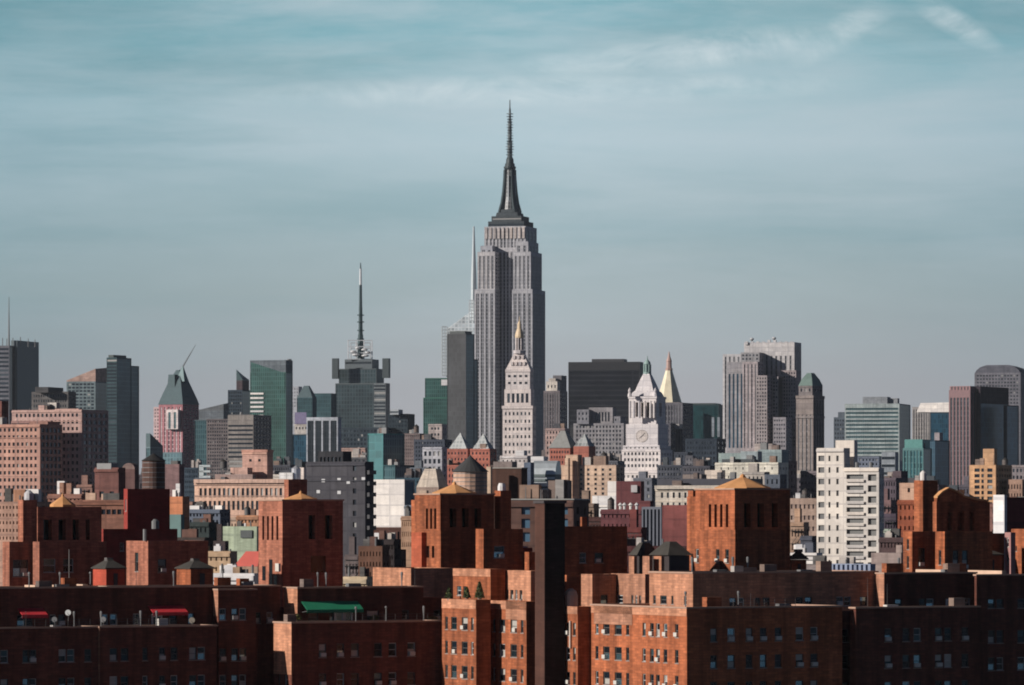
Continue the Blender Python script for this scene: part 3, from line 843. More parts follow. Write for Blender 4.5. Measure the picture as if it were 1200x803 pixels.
b = Bldg('office_tower', 'brownish stone tower with a cream top right of the tallest tower', 4400, G, 656)
b.tier(637, 656, 665, 458, W(128, 120, 122), F=('s', 6, .45, {'g': STRIPG}), S=('p', 3, 5, .5, .5), vb=520)
b.tier(640, 653, 658, 447, W(222, 212, 200), F=('p', 3, 8, .4, .4), dD=6, yb=458)
b.tier(648, 658, 664, 440, W(120, 118, 122), dD=16, yb=458); b.tier(643, 651, 654, 443.5, W(200, 190, 180), dD=9, yb=448); b.done()
b = Bldg('black_office_slab', 'wide black glass slab with faint horizontal bands', 4600, 10, 750)
BK = curtain((.012, .013, .017), (.03, .031, .036), 60, 4.6, .9, .2, .35, .3)
t = b.tier(666, 750, 754, 424, plain((.015, .016, .02)), F=('g', {'g': BK, 'top': 10}), vb=500)
b.bulk(t, .5, .45, 20, 30, 3.5, plain((.04, .04, .045))); b.done()
b = Bldg('stone_building', 'grey stone building with stepped shoulders under the black slab', 3700, G, 731)
GS = W(150, 148, 152)
b.tier(672, 731, 740, 496, GS, F=('p', 14, 5, .5, .55), S=('p', 3, 5, .5, .5), vb=545)
b.tier(676, 690, 694, 480, GS, F=('p', 3, 6, .4, .5), dD=5, yb=497)
b.tier(690, 718, 722, 477.5, GS, F=('x', [(699 + 3.6 * i, 2) for i in range(5)], [(483, 11)]), dD=6, yb=497)
b.tier(716, 727, 733, 488, GS, F=('p', 3, 5, .5, .5), dD=5, yb=497); b.done()

# clock tower
WH = wall((0.80, 0.74, 0.72), 0.07, grime=.15)
b = Bldg('clock_tower', 'white clock tower with a belfry, stepped dome and green lantern', 3200, 18, 769)
b.tier(727, 776, 790, 553, WH, F=('p', 9, 7, .45, .45), S=('p', 4, 7, .4, .45), vb=600, dD=-4)
b.tier(728.5, 774, 788, 527, WH, F=('p', 10, 7, .5, .5, {'top': 3}), S=('p', 4, 7, .4, .45), dD=-2, yb=556)
b.tier(730, 773, 786, 522, WH, F=('p', 8, 5, .3, .35, {'top': 2}), dD=-1, yb=530)
tck = b.tier(733.5, 771, 783, 497, WH, dD=0, yb=523, name='clock_stage')
t = b.tier(737, 769, 780, 466, WH, F=('x', [(746.5, 4), (753, 4), (759.5, 4)], [(471.5, 17)], {'g': pane('open')}), S=('x', [(774, 3)], [(472, 16)], {'g': pane('open')}), dD=3, yb=499, name='belfry', rec=2.5)
b.tier(736, 769.6, 781, 464.5, WH, dD=2.4, yb=467, name='cornice')
for px in (739, 743.4, 749.8, 756.2, 763, 767.2):
    x, y, z = b.at(px, 3, 490); mb = MB(); mb.lathe([(.8, 0), (.7, wz(470, 3203) - z)], 8); b.part('column', mb, WH, (x - 1.2, y, z))
for px, ee in ((738, 0), (768, 0)):
    x, y, z = b.at(px, 4, 465); mb = MB(); mb.lathe([(1.5, 0), (1.2, 2), (.8, 2.4), (1.1, 4), (.1, 6)], 8); b.part('urn', mb, WH, (x, y, z))
hh = wz(438, 3210) - t.z1
b.pyramid(t, hh, WH, steps=[(.92, 1), (.80, hh * .22), (.66, hh * .3), (.52, hh * .55), (.36, hh * .8), (.22, hh)], name='dome')
c = (t.x + t.L2 / 2, t.y + t.L1 / 2); D = 3212; LG = plain((.24, .34, .32), .7)
mb = MB(); mb.lathe([(h / FPX * D, wz(y_, D)) for h, y_ in ((4.8, 439), (4.8, 436), (3.2, 435.5), (3.2, 427), (4.2, 426.5), (3.4, 424), (1.6, 422), (.8, 421), (.4, 417))], 10); b.part('lantern', mb, LG, (c[0], c[1], 0))
for i in range(8):
    an = i * pi / 4; r_ = 4.2 / FPX * D
    mb = MB(); mb.lathe([(.35, wz(436, D)), (.35, wz(427, D))], 6, r_ * cos(an), r_ * sin(an)); b.part('lantern_column', mb, LG, (c[0], c[1], 0))
def clock_face(bb, t, f, py, r):
    x, y, z = t.x, t.y + t.L1 * f, wz(py, t.D)
    mb = MB(); n = 40
    for ra, rb, dx, mi in ((0, r, -.12, 0), (r, r * 1.12, -.2, 1)):
        for i in range(n):
            a0, a1 = 2*pi*i/n, 2*pi*(i+1)/n
            mb.m = mi
            mb.face([(dx, ra*cos(a0), ra*sin(a0)), (dx, rb*cos(a0), rb*sin(a0)), (dx, rb*cos(a1), rb*sin(a1)), (dx, ra*cos(a1), ra*sin(a1))] if ra else [(dx, 0, 0), (dx, rb*cos(a0), rb*sin(a0)), (dx, rb*cos(a1), rb*sin(a1))])
    mb.m = 1
    for i in range(12):
        a0 = i * pi / 6; mb.box(-.2, .86*r*cos(a0)-.12, .86*r*sin(a0)-.12, -.13, .86*r*cos(a0)+.12, .86*r*sin(a0)+.12)
    dial = bb.part('clock_face', mb, [W(222, 212, 206), W(192, 184, 178)], (x, y, z))
    for ln, w_, a0, nm in ((r * .85, .2, radians(135), 'minute_hand'), (r * .6, .26, radians(-45 + 6), 'hour_hand')):
        m2 = MB(); m2.bar((-.25, 0, 0), (-.25, ln * cos(a0), ln * sin(a0)), w_ * .7, 4, w_ * .4)
        link(nm, m2.mesh(nm, plain((.05, .05, .05))), dial)
clock_face(b, tck, .5, 511, 3.6)
b.done()

b = Bldg('stone_building', 'dim grey stone building rising under the golden pyramid', 3600, 20, 800)
b.tier(768, 800, 812, 472, W(104, 104, 112), F=('s', 9, .45, {'g': STRIPG}), S=('p', 4, 5, .5, .5), vb=550)
b.tier(764, 786, 792, 496, W(96, 96, 104), F=('p', 5, 5, .5, .5), dD=-14, vb=550)
b.tier(779, 796, 800, 497, W(170, 166, 164), dD=-8, yb=503, name='cornice')
t = b.tier(769, 797, 800, 471.5, W(128, 122, 122), dD=6, yb=480)
D = 3625; x, y, _ = b.at(784, 25)
GP = plain((.76, .68, .50), .5, .1, .12, .2)
mb = MB(); mb.lathe([(h / FPX * D, wz(y_, D)) for h, y_ in ((16, 473), (15, 470), (4, 434))], 8, rot=pi/8 + .2); b.part('golden_pyramid', mb, GP, (x, y, 0))
mb = MB(); mb.lathe([(h / FPX * D, wz(y_, D)) for h, y_ in ((4.4, 434.2), (4.6, 432), (3.4, 431.5), (3.2, 424), (3.6, 423.5), (1.6, 418), (.4, 412))], 8); b.part('lantern', mb, plain((.42, .28, .24), .6), (x, y, 0)); b.done()
b = Bldg('glass_building', 'dark teal glass block right of the golden pyramid', 4200, 12, 842)
b.tier(806, 842, 848, 474, plain((.02, .05, .055)), F=('g', {'g': curtain((.012, .05, .055), (.02, .06, .065), 1.6, 3.8, .25)}), vb=550)
b.tier(808, 811.5, 812.5, 478, W(150, 160, 166), dD=-6, vb=550, name='pier')
b.tier(834, 837, 838, 489, W(150, 158, 164), dD=-6, yb=512, name='pier'); b.tier(840.5, 843.5, 844.5, 489, W(150, 158, 164), dD=-6, yb=512, name='pier')
b.tier(809, 838, 845, 472.5, plain((.03, .04, .045)), dD=10, yb=475, name='roof_edge'); b.done()
b = Bldg('office_building', 'low dark slate block below the teal glass block', 3500, G, 840)
b.tier(803, 840, 850, 514, W(56, 66, 78), F=('p', 10, 6, .5, .5), S=('p', 2, 6, .5, .5), vb=560)
b.tier(790, 806, 812, 530, W(70, 76, 88), F=('p', 4, 6, .5, .5), dD=-40, vb=560)
b.tier(803, 812, 815, 534, W(112, 112, 118), F=('p', 2, 6, .4, .4), dD=-50, vb=560); b.done()

# stepped grey towers right of centre
PS = wall((0.56, 0.55, 0.56), .14)
st2 = {'g': STRIPG, 'top': 3}
b = Bldg('stepped_tower', 'massive grey tower with many vertical setbacks and notched top', 3900, 17, 931)
b.tier(872, 931, 939, 401, PS, F=('s', 10, .4, {'g': STRIPG, 'top': 16}), S=('s', 3, .5, st2), vb=520)
for i in range(9):
    f = (i + .5) / 9; t = b.tier(873 + i * 6.6, 876.4 + i * 6.6, 877 + i * 6.6, 398.5 if i in (4, 5) else 400.3, PS, dD=8 + (9 - i) * .2, yb=404, name='pinnacle')
b.tier(847, 874, 882, 415, PS, F=('s', 5, .4, st2), dD=4, vb=525)
b.tier(868, 890, 900, 413, W(160, 158, 160), F=('p', 5, 4.2, .5, .5), dD=-6, vb=525)
b.tier(852, 872, 878, 424, W(150, 150, 156), F=('s', 4, .45, {'g': BLUE, 'top': 14}), dD=-18, vb=525)
b.tier(870, 888, 895, 424, W(184, 172, 172), F=('s', 4, .35, st2), S=('p', 2, 4, .5, .5), dD=-30, vb=525)
b.tier(886, 899, 906, 440, W(168, 158, 158), F=('p', 4, 4.2, .5, .55), S=('p', 2, 4, .5, .5), dD=-36, vb=525)
b.tier(902, 912, 919, 441, W(160, 154, 156), F=('p', 3, 4.2, .5, .55), S=('g', {'g': DKGLASS}), dD=-24, vb=525)
b.tier(914, 933, 939, 434, W(160, 150, 152), F=('p', 6, 4.2, .5, .55), dD=-14, vb=525)
b.tier(906, 921, 928, 489, W(164, 158, 160), F=('p', 5, 5, .5, .45), S=('p', 2, 5, .5, .5), dD=-44, vb=540)
for px, py in ((881, 396), (907, 395)):
    x, y, z = b.at(px, 14, py + 4); mb = MB(); mb.lathe([(.5, 0), (1.9, 1.5), (1.0, 2.6)], 8); b.part('dish', mb, plain((.5, .5, .5)), (x, y, z))
b.done()
BS = wall((0.27, 0.235, 0.225), .18)
b = Bldg('slender_tower', 'slender brown stone tower with green copper roof', 3100, 28, 953)
b.tier(933, 953, 966, 466, BS, F=('s', 4, .35, {'g': STRIPG, 'top': 20}), S=('s', 4, .4, {'g': DKGLASS}), vb=580)
b.tier(932.4, 953.3, 966.6, 463.5, BS, dD=-.8, yb=467, name='cornice')
b.tier(932.4, 953.3, 966.6, 487.5, BS, dD=-.8, yb=490, name='cornice')
t = b.tier(936, 952, 964, 452, BS, F=('p', 3, 6, .4, .6), S=('p', 3, 6, .4, .6), dD=2, yb=465)
b.pyramid(t, wz(436, 3105) - t.z1, plain((.12, .18, .16), .7), steps=[(1.03, 0), (.75, 4), (.3, wz(437, 3105) - t.z1)], name='copper_roof'); b.done()

# right end of the skyline
b = Bldg('office_building', 'slate grey block half hidden left of the banded office slab', 4400, G, 990)
b.tier(977, 990, 996, 489, W(96, 106, 116), F=('p', 4, 5, .5, .5), vb=530); b.tier(982, 992, 996, 483, W(96, 106, 116), dD=8, yb=489); b.done()
b = Bldg('banded_office', 'wide teal office slab with pale horizontal bands', 3600, 14, 1054)
t = b.tier(990, 1054, 1067, 473, W(165, 178, 180), F=('r', 4.7, .5, {'g': TEAL, 'top': 5}), S=('g', {'g': TEAL}), vb=540)
b.bulk(t, .4, .5, 14, 18, 6, W(150, 155, 160)); b.bulk(t, .4, .2, 8, 8, 5, W(150, 155, 160)); b.done()
b = Bldg('office_building', 'pale grey block with slit windows before the banded office slab', 3000, 14, 1049)
b.tier(1033, 1049, 1053, 530, W(165, 172, 178), F=('r', 9, .35), vb=570); b.tier(1005, 1030, 1034, 535, W(120, 128, 144), F=('p', 6, 5, .5, .5), dD=10, vb=570); b.done()
b = Bldg('office_tower', 'cream ribbed tower beside a white roofed blue block', 4300, 15, 1091)
b.tier(1069, 1091, 1094, 477, W(170, 166, 164), F=('s', 7, .45, {'g': STRIPG}), vb=530); b.done()
b = Bldg('glass_building', 'dark blue glass block under a bright white slanted roof', 4100, 15, 1113)
t = b.tier(1090, 1113, 1120, 483, plain((.02, .045, .065)), F=('g', {'g': BLUE}), vb=560)
mb = MB(); z = t.z1 + .02
mb.loft([mb.rect(0, 0, t.L2, t.L1 * 1.7, z), [(1, 0, z + 8), (t.L2, 0, z + 8), (t.L2, t.L1 * 1.4, z + 7.5), (1, t.L1 * 1.5, z + 7.5)]]); b.part('slanted_roof', mb, WHITE, (t.x, t.y, 0)); b.done()
b = Bldg('glass_building', 'slim teal glass block with a pale green top', 2900, 20, 1082)
b.tier(1058, 1082, 1092, 525, plain((.08, .2, .2)), F=('s', 6, .7, {'g': curtain((.04, .13, .15), (.12, .25, .26), 3, 3.5, .4)}), S=('g', {'g': BLUE}), vb=575)
b.tier(1060, 1081, 1090, 515, plain((.09, .26, .24)), dD=3, yb=526, name='crown'); b.done()
b = Bldg('glass_building', 'dark blue mid rise with a small pink rooftop cabin', 3200, 30, 1096)
b.tier(1082, 1096, 1113, 516, W(44, 66, 84), F=('g', {'g': BLUE}), S=('g', {'g': BLUE}), vb=575); b.tier(1095, 1101, 1105, 507, W(170, 160, 160), dD=10, name='rooftop_cabin'); b.done()
b = Bldg('striped_tower', 'dark tower with maroon vertical ribs towards the right edge', 3800, 30, 1140)
ST = plain((.19, .10, .105), .6)
b.tier(1112, 1137, 1151, 457, ST, F=('s', 6, .62, {'g': curtain((.02, .025, .035), (.07, .075, .085), 3, 3.8, .5), 'top': 9}), S=('s', 4, .55, {'g': DKGLASS}), vb=590)
b.tier(1113, 1137, 1151, 452.5, plain((.26, .13, .135)), F=('s', 6, .5, {'g': plain((.05, .04, .045)), 'top': .5}), dD=4, yb=458, name='crown')
b.tier(1144, 1149, 1182, 453, W(60, 52, 60), S=('g', {'g': BLUE, 'top': 20}), dD=6, vb=560)
b.tier(1176, 1180, 1194, 475, W(44, 54, 66), S=('g', {'g': BLUE}), dD=20, vb=560); b.done()
b = Bldg('round_top_tower', 'light grey tower with a rounded top at the right edge', 4700, 14, 1196)
t = b.tier(1142, 1196, 1206, 437, W(122, 122, 130), F=('p', 14, 4, .55, .5), vb=560)
mb = MB(); cx, cy = t.L2 * .5, t.L1 * .5; z = t.z1 - .5
rings = [mb.rect(t.L2 * .0 + e_ * .3, t.L1 * f_, t.L2 - e_ * .3, t.L1 * (1 - f_), z + h_) for f_, h_, e_ in ((.0, 0, 0), (.04, 3, 1), (.12, 6, 2), (.26, 8, 3))]
mb.loft(rings); b.part('rounded_crown', mb, W(108, 108, 116), (t.x, t.y, 0)); b.done()
# ================================================================== the middle city (0.7 to 3 km)
b = Bldg('apartment_tower', 'tall pinkish apartment slab with stepped roof and dark balcony side', 2050, 26, 96)
PK = wall(C(190, 158, 148), .12)
t = b.tier(14, 96, 127, 480, PK, F=('p', 15, 8, .5, .5), S=('p', 5, 8, .7, .6), vb=585, dD=0)
b.tier(45, 52, 56, 475, PK, dD=12); b.tier(60, 92, 97, 479, PK, dD=8, yb=482)
b.tier(13, 60, 62, 493, W(178, 138, 128), F=('r', 5, .3), dD=-6, vb=590); b.done()
b = Bldg('apartment_tower', 'nearest brownish pink apartment tower at the left edge with white window units', 1750, 28, 47)
PB = wall(C(190, 148, 132), .14)
b.tier(-20, 47, 73, 497, PB, F=('p', 12, 8.4, .5, .48), S=('p', 5, 8.4, .7, .6), vb=592)
b.tier(34, 56, 70, 494, W(150, 115, 105), dD=10); b.tier(-8, 2, 10, 470, W(120, 80, 72), dD=70); b.done()
b = Bldg('brick_building', 'dull brown windowless brick block left of the wooden water tower', 1150, 30, 139)
BR = wall(C(128, 88, 80), .15)
t = b.tier(111, 139, 147, 548, BR, F=('x', [(119, 5), (131, 5)], [(576, 7)]), vb=600); b.bulk(t, .5, .6, 3, 4, 1.8, METAL)
b.done()
b = Bldg('brick_building', 'brown brick block with an arched roof gable behind the water tower', 1300, 30, 158)
t = b.tier(143, 158, 163, 550, W(112, 84, 80), vb=600)
mb = MB(); n = 8
rings = [[(x_, t.L1 * (.5 - .5 * cos(pi * i / n)), t.z1 + .02 + 1.6 * sin(pi * i / n)) for i in range(n + 1)] for x_ in (0, t.L2)]
mb.loft(rings); b.part('arched_gable', mb, W(130, 110, 104), (t.x, t.y, 0)); b.done()
b = Bldg('brick_building', 'small pink grey brick block right of the wooden water tower', 1400, 30, 210)
b.tier(193, 210, 216, 544, W(136, 108, 106), vb=590); b.tier(200, 208, 212, 540, plain((.05, .045, .04)), dD=6, name='rooftop_shed'); b.done()
def water_tank(label, px, y_top, y_eave, y_bot, wpx, D, mat, roofm, legs=True, group=None):
    o = bpy.data.objects.new('water_tank', None); col.objects.link(o); r = wpx / 2 / FPX * D
    z0 = wz(y_bot, D); o.location = (wx(px, D), D, z0); tag(o, label, 'water tank', group)
    h = wz(y_eave, D) - z0; hh = wz(y_top, D) - wz(y_eave, D)
    m = MB(); m.lathe([(r, 0), (r, h)], 20); o1 = link('tank', m.mesh('tank', mat), o)
    for k in range(6):
        m = MB(); zz = h * (k + .5) / 6; m.lathe([(r * 1.012, zz), (r * 1.012, zz + .12)], 20); link('hoop', m.mesh('hoop', METAL), o1)
    m = MB(); m.lathe([(r * 1.1, h), (r * .08, h + hh * .9), (.05, h + hh)], 20); link('tank_roof', m.mesh('tank_roof', roofm), o)
    if legs:
        for k in range(4):
            a_ = pi / 4 + k * pi / 2; m = MB(); m.bar((r * .8 * cos(a_), r * .8 * sin(a_), -6), (r * .8 * cos(a_), r * .8 * sin(a_), 0), .18, 4); link('leg', m.mesh('leg', METAL), o)
        m = MB(); m.box(-r * .9, -r * .9, -.35, r * .9, r * .9, -.02); link('platform', m.mesh('platform', METAL), o)
    return o
water_tank('brown wooden water tower with dark conical roof on the left', 180, 531, 540, 574, 27, 1000, wall(C(122, 92, 82), .3, grime=.8), plain((.03, .027, .025)))
water_tank('big pale water tank with dark conical roof beside the golden pyramid cap', 551, 533, 553, 582, 40, 900, wall(C(205, 172, 152), .15, grime=.6), plain((.05, .05, .05)))

# the dark grey brick block with balconies
b = Bldg('apartment_building', 'dark grey brick apartment block with lit stair windows and dark balconies', 1250, 30, 428)
GY = wall((.072, .072, .085), .12)
t = b.tier(359, 428, 438, 541, GY, F=('x', [(415.5, 4)], [(546 + i * 13.2, 6) for i in range(9)]), S=None, vb=660)
b.tier(373, 402, 412, 529, wall((.05, .05, .055), .2), F=('p', 6, 12, .6, .6), dD=12)
for i in range(9):
    y_ = 556 + i * 13; x, y, z = b.at(432, 0, y_); m = MB(); m.box(.4, -1.0, 0, t.L2 * .9, -.02, 1.0); b.part('balcony', m, plain((.03, .03, .035)), (t.x, t.y, z))
for px, py in ((378, 565), (397, 564), (408, 567), (372, 578), (397, 579), (426, 563)):
    x, y, z = b.at(px, 0, py); u = t.y + (t.Xc - wx(px, t.D)) / cos(b.a) * 1.0
    m = MB(); m.box(-.12, -.5, 0, -.02, .5, .8); b.part('wall_vent', m, plain((.5, .5, .5)), (t.x, min(u, t.y + t.L1 - 1), z))
b.done()
b = Bldg('blank_building', 'building with a big blank white wall and a blue side', 1600, 24, 474)
t = b.tier(438, 474, 486, 562, WHITE, S=('g', {'g': plain((.04, .09, .14))}), yb=None, vb=617)
b.tier(438, 474.5, 487, 618, W(90, 62, 54), dD=-3, z1=None, F=('p', 5, 20, .3, .2)); b.done()
b = Bldg('brick_building', 'brown low brick building at the foot of the blank white wall', 1350, 24, 468)
t = b.tier(436, 470, 486, 622, W(96, 66, 58), F=('p', 5, 14, .3, .25)); mb = MB(); mb.box(-.4, t.L1 * .55, t.z1 - 2.6, -.05, t.L1 * .9, t.z1 - .6); b.part('sign', mb, WHITE, (t.x, t.y, 0)); b.done()

CRM = W(214, 178, 158)
b = Bldg('loft_building', 'cream loft building with paired tall windows and a pink roof tower', 1700, 26, 342)
t = b.tier(228, 342, 360, 565, CRM, F=('p', 19, 15, .55, .72, {'top': 7}), S=None, vb=610)
b.tier(227, 342.6, 361, 561.5, CRM, dD=-1.5, yb=566, name='cornice')
b.tier(284, 313, 320, 529, W(212, 168, 150), F=('x', [(293.5, 3), (304, 3)], [(538, 3)]), dD=18)
b.tier(283, 313.4, 320.6, 527, W(200, 150, 132), dD=17.4, yb=530, name='cornice')
b.tier(270, 290, 296, 548, W(196, 160, 146), dD=14); b.tier(252, 296, 300, 556, W(176, 150, 140), dD=10)
t2 = b.tier(327, 343, 352, 554, W(225, 225, 225), dD=6); b.tier(346, 356, 362, 548, W(215, 205, 198), dD=20)
m = MB(); m.lathe([(1.6, 0), (1.6, 4), (.2, 5)], 12); x, y, z = b.at(347, 8, 563); b.part('steel_tank', m, plain((.6, .6, .62), .3, .5), (x, y, z)); b.done()
b = Bldg('office_building', 'low building carrying a pale bracket shaped rooftop frame', 1900, 24, 247)
b.tier(228, 247, 262, 560, W(92, 100, 110), F=('p', 6, 8, .6, .5), vb=600)
mb = MB(); D = 1900; h = wz(545, D) - wz(560, D); w_ = 16 / FPX * D
for z_ in (0, h * .42, h * .84): mb.box(.2, .3, z_, 1.2, w_, z_ + h * .16)
mb.box(.2, w_ * .62, h * .1, 1.1, w_ * .99, h * .9); b.part('roof_frame', mb, W(196, 205, 206), (0, 0, wz(560, D))); b.done()

# brick towers with glass pyramids
ZB = wall(C(176, 110, 94), .15)
PYR = curtain((.24, .26, .26), (.38, .39, .38), 2, 2, .3, .1, .5)
b = Bldg('brick_tower_block', 'salmon brick block crowned by two small glass pyramids', 2700, 24, 578)
t = b.tier(517, 547, 560, 545, ZB, F=('p', 8, 7, .45, .5), S=('p', 3, 7, .5, .5), vb=580)
t = b.tier(523, 548, 556, 526, ZB, F=('p', 6, 7, .45, .4), dD=8, vb=548); b.pyramid(t, wz(507, 2712) - t.z1, PYR, inset=1)
t = b.tier(551, 574, 582, 526, ZB, F=('p', 5, 7, .45, .4), S=('p', 2, 7, .5, .5), dD=2, vb=580); b.pyramid(t, wz(508, 2706) - t.z1, PYR, inset=1); b.done()
b = Bldg('brick_tower_block', 'salmon brick block with a grey and a white pyramid left of the clock tower', 2500, 24, 690)
t = b.tier(644, 668, 677, 525, ZB, F=('p', 7, 6, .5, .5), dD=4, vb=560); b.pyramid(t, wz(505, 2510) - t.z1, plain((.2, .2, .19)), top=.2, inset=-.5)
t = b.tier(672, 690, 698, 523, ZB, F=('p', 1, 40, .5, .2), S=None, vb=560); b.pyramid(t, wz(508, 2505) - t.z1, PYR, inset=.2)
b.done()
b = Bldg('stone_building', 'pale pink corner block behind the salmon brick pyramids', 2800, G, 662)
b.tier(639, 662, 668, 502, W(186, 162, 156), F=('p', 6, 6, .45, .5), vb=560); b.done()
b = Bldg('office_building', 'plain grey brown block right of the teal wrapped tower', 2900, G, 492)
b.tier(472, 492, 498, 508, W(140, 124, 120), F=('p', 8, 4, .3, .4), vb=570); b.tier(485, 521, 530, 515, W(78, 84, 96), F=('p', 10, 5, .5, .5), dD=-30, vb=570)
b.tier(502, 518, 524, 497, W(205, 190, 182), F=('p', 3, 7, .6, .4, {'mx': .15}), dD=10); b.done()
b = Bldg('office_building', 'white gridded block left of the glass pyramid brick towers', 2500, 20, 516)
b.tier(495, 518, 524, 524, W(188, 188, 194), F=('p', 4, 9, .55, .6), vb=575); b.done()
b = Bldg('stone_building', 'cream building with a pitched roof left of the salmon brick towers', 1900, 30, 512)
t = b.tier(488, 514, 526, 571, W(180, 156, 140), F=('p', 3, 12, .4, .4), vb=600); b.pyramid(t, 7, W(212, 196, 178), top=.5); b.done()
b = Bldg('brick_building', 'windowless dark brown brick block right of the pale water tank', 1000, 20, 611)
t = b.tier(574, 611, 618, 549, W(92, 66, 56), vb=600, coping=plain((.3, .28, .25)))
b.tier(570, 575, 577, 547, W(222, 196, 172), dD=-2); b.done()
b = Bldg('brown_building', 'long dull brown building with blue windows behind the black chimney', 720, 14, 672)
DB = wall((.15, .085, .07), .2)
t = b.tier(596, 672, 690, 586, DB, F=('x', [(599, 7), (616, 10), (660.5, 10)], [(592, 11), (608, 11), (624, 11)], {'g': plain((.07, .13, .19), .25)}), S=('p', 2, 16, .3, .5), vb=640, coping=plain((.30, .30, .28)))
for c_ in (606, 650, 668):
    pass
b.done()
b = Bldg('steel_roof_building', 'building with rounded silver roof vault over white floors', 1500, 18, 652)
SV = plain((.42, .46, .48), .35, .4)
t = b.tier(623, 652, 662, 566, W(230, 228, 226), F=('r', 7, .35, {'g': plain((.1, .12, .13))}), S=('g', {'g': BLUE}), vb=600)
t = b.tier(623, 651, 658, 556, plain((.10, .13, .13)), F=('r', 5, .5, {'g': SV}), dD=3)
mb = MB(); n = 7
rings = [[(t.L2 * (.5 - .5 * cos(pi * i / n)), y_, t.z1 + .02 + 4.2 * sin(pi * i / n)) for i in range(n + 1)] for y_ in (0, t.L1)]
mb.loft(rings); b.part('vault_roof', mb, SV, (t.x, t.y, 0))
b.tier(622, 637, 642, 535, WHITE, dD=18); b.tier(636, 645, 649, 541, WHITE, dD=14); b.tier(614, 622, 626, 542, W(100, 112, 130), dD=-2, vb=600); b.done()
b = Bldg('office_building', 'row of white rooftop plant boxes below the campanile', 1900, 20, 618)
b.tier(586, 618, 624, 534, W(206, 200, 198), F=('p', 6, 9, .3, .3), vb=570); b.tier(604, 614, 618, 528, WHITE, dD=8); b.tier(578, 600, 606, 541, W(150, 135, 128), dD=-12, vb=570); b.done()
b = Bldg('apartment_building', 'cream apartment block with a regular grid of small dark windows', 1700, 22, 724)
CM = W(216, 186, 162)
t = b.tier(657, 722, 731, 545, CM, F=('p', 7, 5.6, .34, .5, {'top': 4}), S=('p', 2, 6, .4, .5), vb=600)
b.tier(663, 677, 682, 533, CM, dD=4); b.tier(662, 666, 668, 537, CM, dD=2); b.done()
b = Bldg('white_building', 'little stepped bright white building before the cream apartment grid', 1350, 22, 722)
b.tier(694, 722, 728, 581, WHITE, vb=600); b.tier(712, 723, 728, 564, WHITE, dD=5)
b.tier(690, 713, 716, 590, WHITE, F=('x', [(695, 3), (702, 3)], [(592, 4)]), dD=-5); b.done()
b = Bldg('maroon_building', 'windowless maroon brick tower with a pale square vent at the clock tower foot', 1250, 20, 751)
MR = wall((.15, .055, .06), .12)
t = b.tier(722, 751, 755, 564, MR, vb=600); x, y, z = b.at(747, 0, 577); m = MB(); m.box(-.3, 0, 0, -.05, 1.6, 1.8); b.part('vent', m, plain((.4, .38, .38)), (x, y, z)); b.done()
b = Bldg('maroon_building', 'wide maroon brick block with white roof vents and sparse windows', 1050, 22, 752)
t = b.tier(704, 752, 766, 597, MR, F=('p', 9, 11, .3, .35), vb=650); b.tier(745, 762, 766, 587, MR, dD=12)
for f in (.2, .35, .5, .6):
    m = MB(); m.lathe([(.3, 0), (.3, 1), (.6, 1.2), (.1, 1.7)], 8, 2, t.L1 * f); b.part('roof_vent', m, WHITE, (t.x, t.y, t.z1 - .3))
b.done()
b = Bldg('striped_building', 'navy and grey vertically striped slab between two maroon blocks', 1020, 20, 775)
b.tier(752, 775, 779, 594, plain((.12, .13, .16)), F=('s', 5, .55, {'g': plain((.02, .03, .055))}), vb=650); b.done()
b = Bldg('maroon_building', 'plain dull red brick slab right of the striped navy building', 980, 22, 806)
t = b.tier(776, 806, 811, 592, wall((.22, .075, .07), .15), S=('g', {'g': plain((.03, .03, .06))}), vb=650); b.done()
b = Bldg('colonnade_building', 'long pale colonnaded building with a black flat roof behind the orange tower', 1800, 20, 868)
CL = W(226, 214, 198)
t = b.tier(768, 880, 895, 572, CL, F=('p', 15, 12, .38, .55, {'top': 5}), vb=600)
b.tier(767, 881, 896, 569, CL, dD=-1.5, yb=573, name='cornice')
b.tier(771, 880, 894, 561, plain((.035, .035, .05)), dD=6); b.done()
b = Bldg('warehouse_building', 'cream low building with pale green rooftop cabins below the grey towers', 2200, 22, 912)
b.tier(838, 912, 924, 542, W(232, 222, 206), F=('p', 8, 10, .15, .3), vb=575)
b.tier(826, 846, 850, 551, W(222, 206, 190), dD=-10); b.tier(842, 872, 878, 531, W(150, 168, 168), dD=14); b.tier(868, 888, 893, 529, W(168, 180, 182), dD=10)
b.tier(888, 916, 924, 527, W(140, 156, 160), dD=24); b.tier(884, 905, 910, 520, W(160, 152, 150), dD=34)
t = b.tier(846, 884, 888, 538, plain((.04, .05, .055)), dD=8); b.done()
b = Bldg('brick_building', 'narrow grey and brown block below the slender brown tower', 2300, 26, 926)
b.tier(911, 922, 934, 540, W(140, 120, 118), F=('p', 3, 8, .4, .5), vb=590)
b.tier(938, 958, 964, 552, W(126, 116, 120), F=('p', 5, 8, .4, .4), vb=590, dD=-80); b.done()
b = Bldg('stone_building', 'faded cream building with faint arcades left of the white balcony tower', 1500, 18, 957)
t = b.tier(924, 957, 962, 584, W(190, 164, 148), F=('p', 6, 13, .45, .4, {'g': plain((.28, .22, .2))}), vb=640)
b.clutter(t, 2, [WHITE, ROOF], 2); b.done()
b = Bldg('white_building', 'low bright white building at the foot of the white balcony tower', 900, 24, 956)
t = b.tier(925, 957, 964, 648, WHITE, F=('r', 5, .3, {'g': plain((.4, .4, .4))})); b.clutter(t, 3, [plain((.06, .07, .10)), WHITE], 2)
for px in (936, 944):
    x, y, z = b.at(px, 10, 648); m = MB(); m.lathe([(.9, 0), (.9, 1.5)], 12); b.part('fan_drum', m, WHITE, (x, y, z))
b.done()

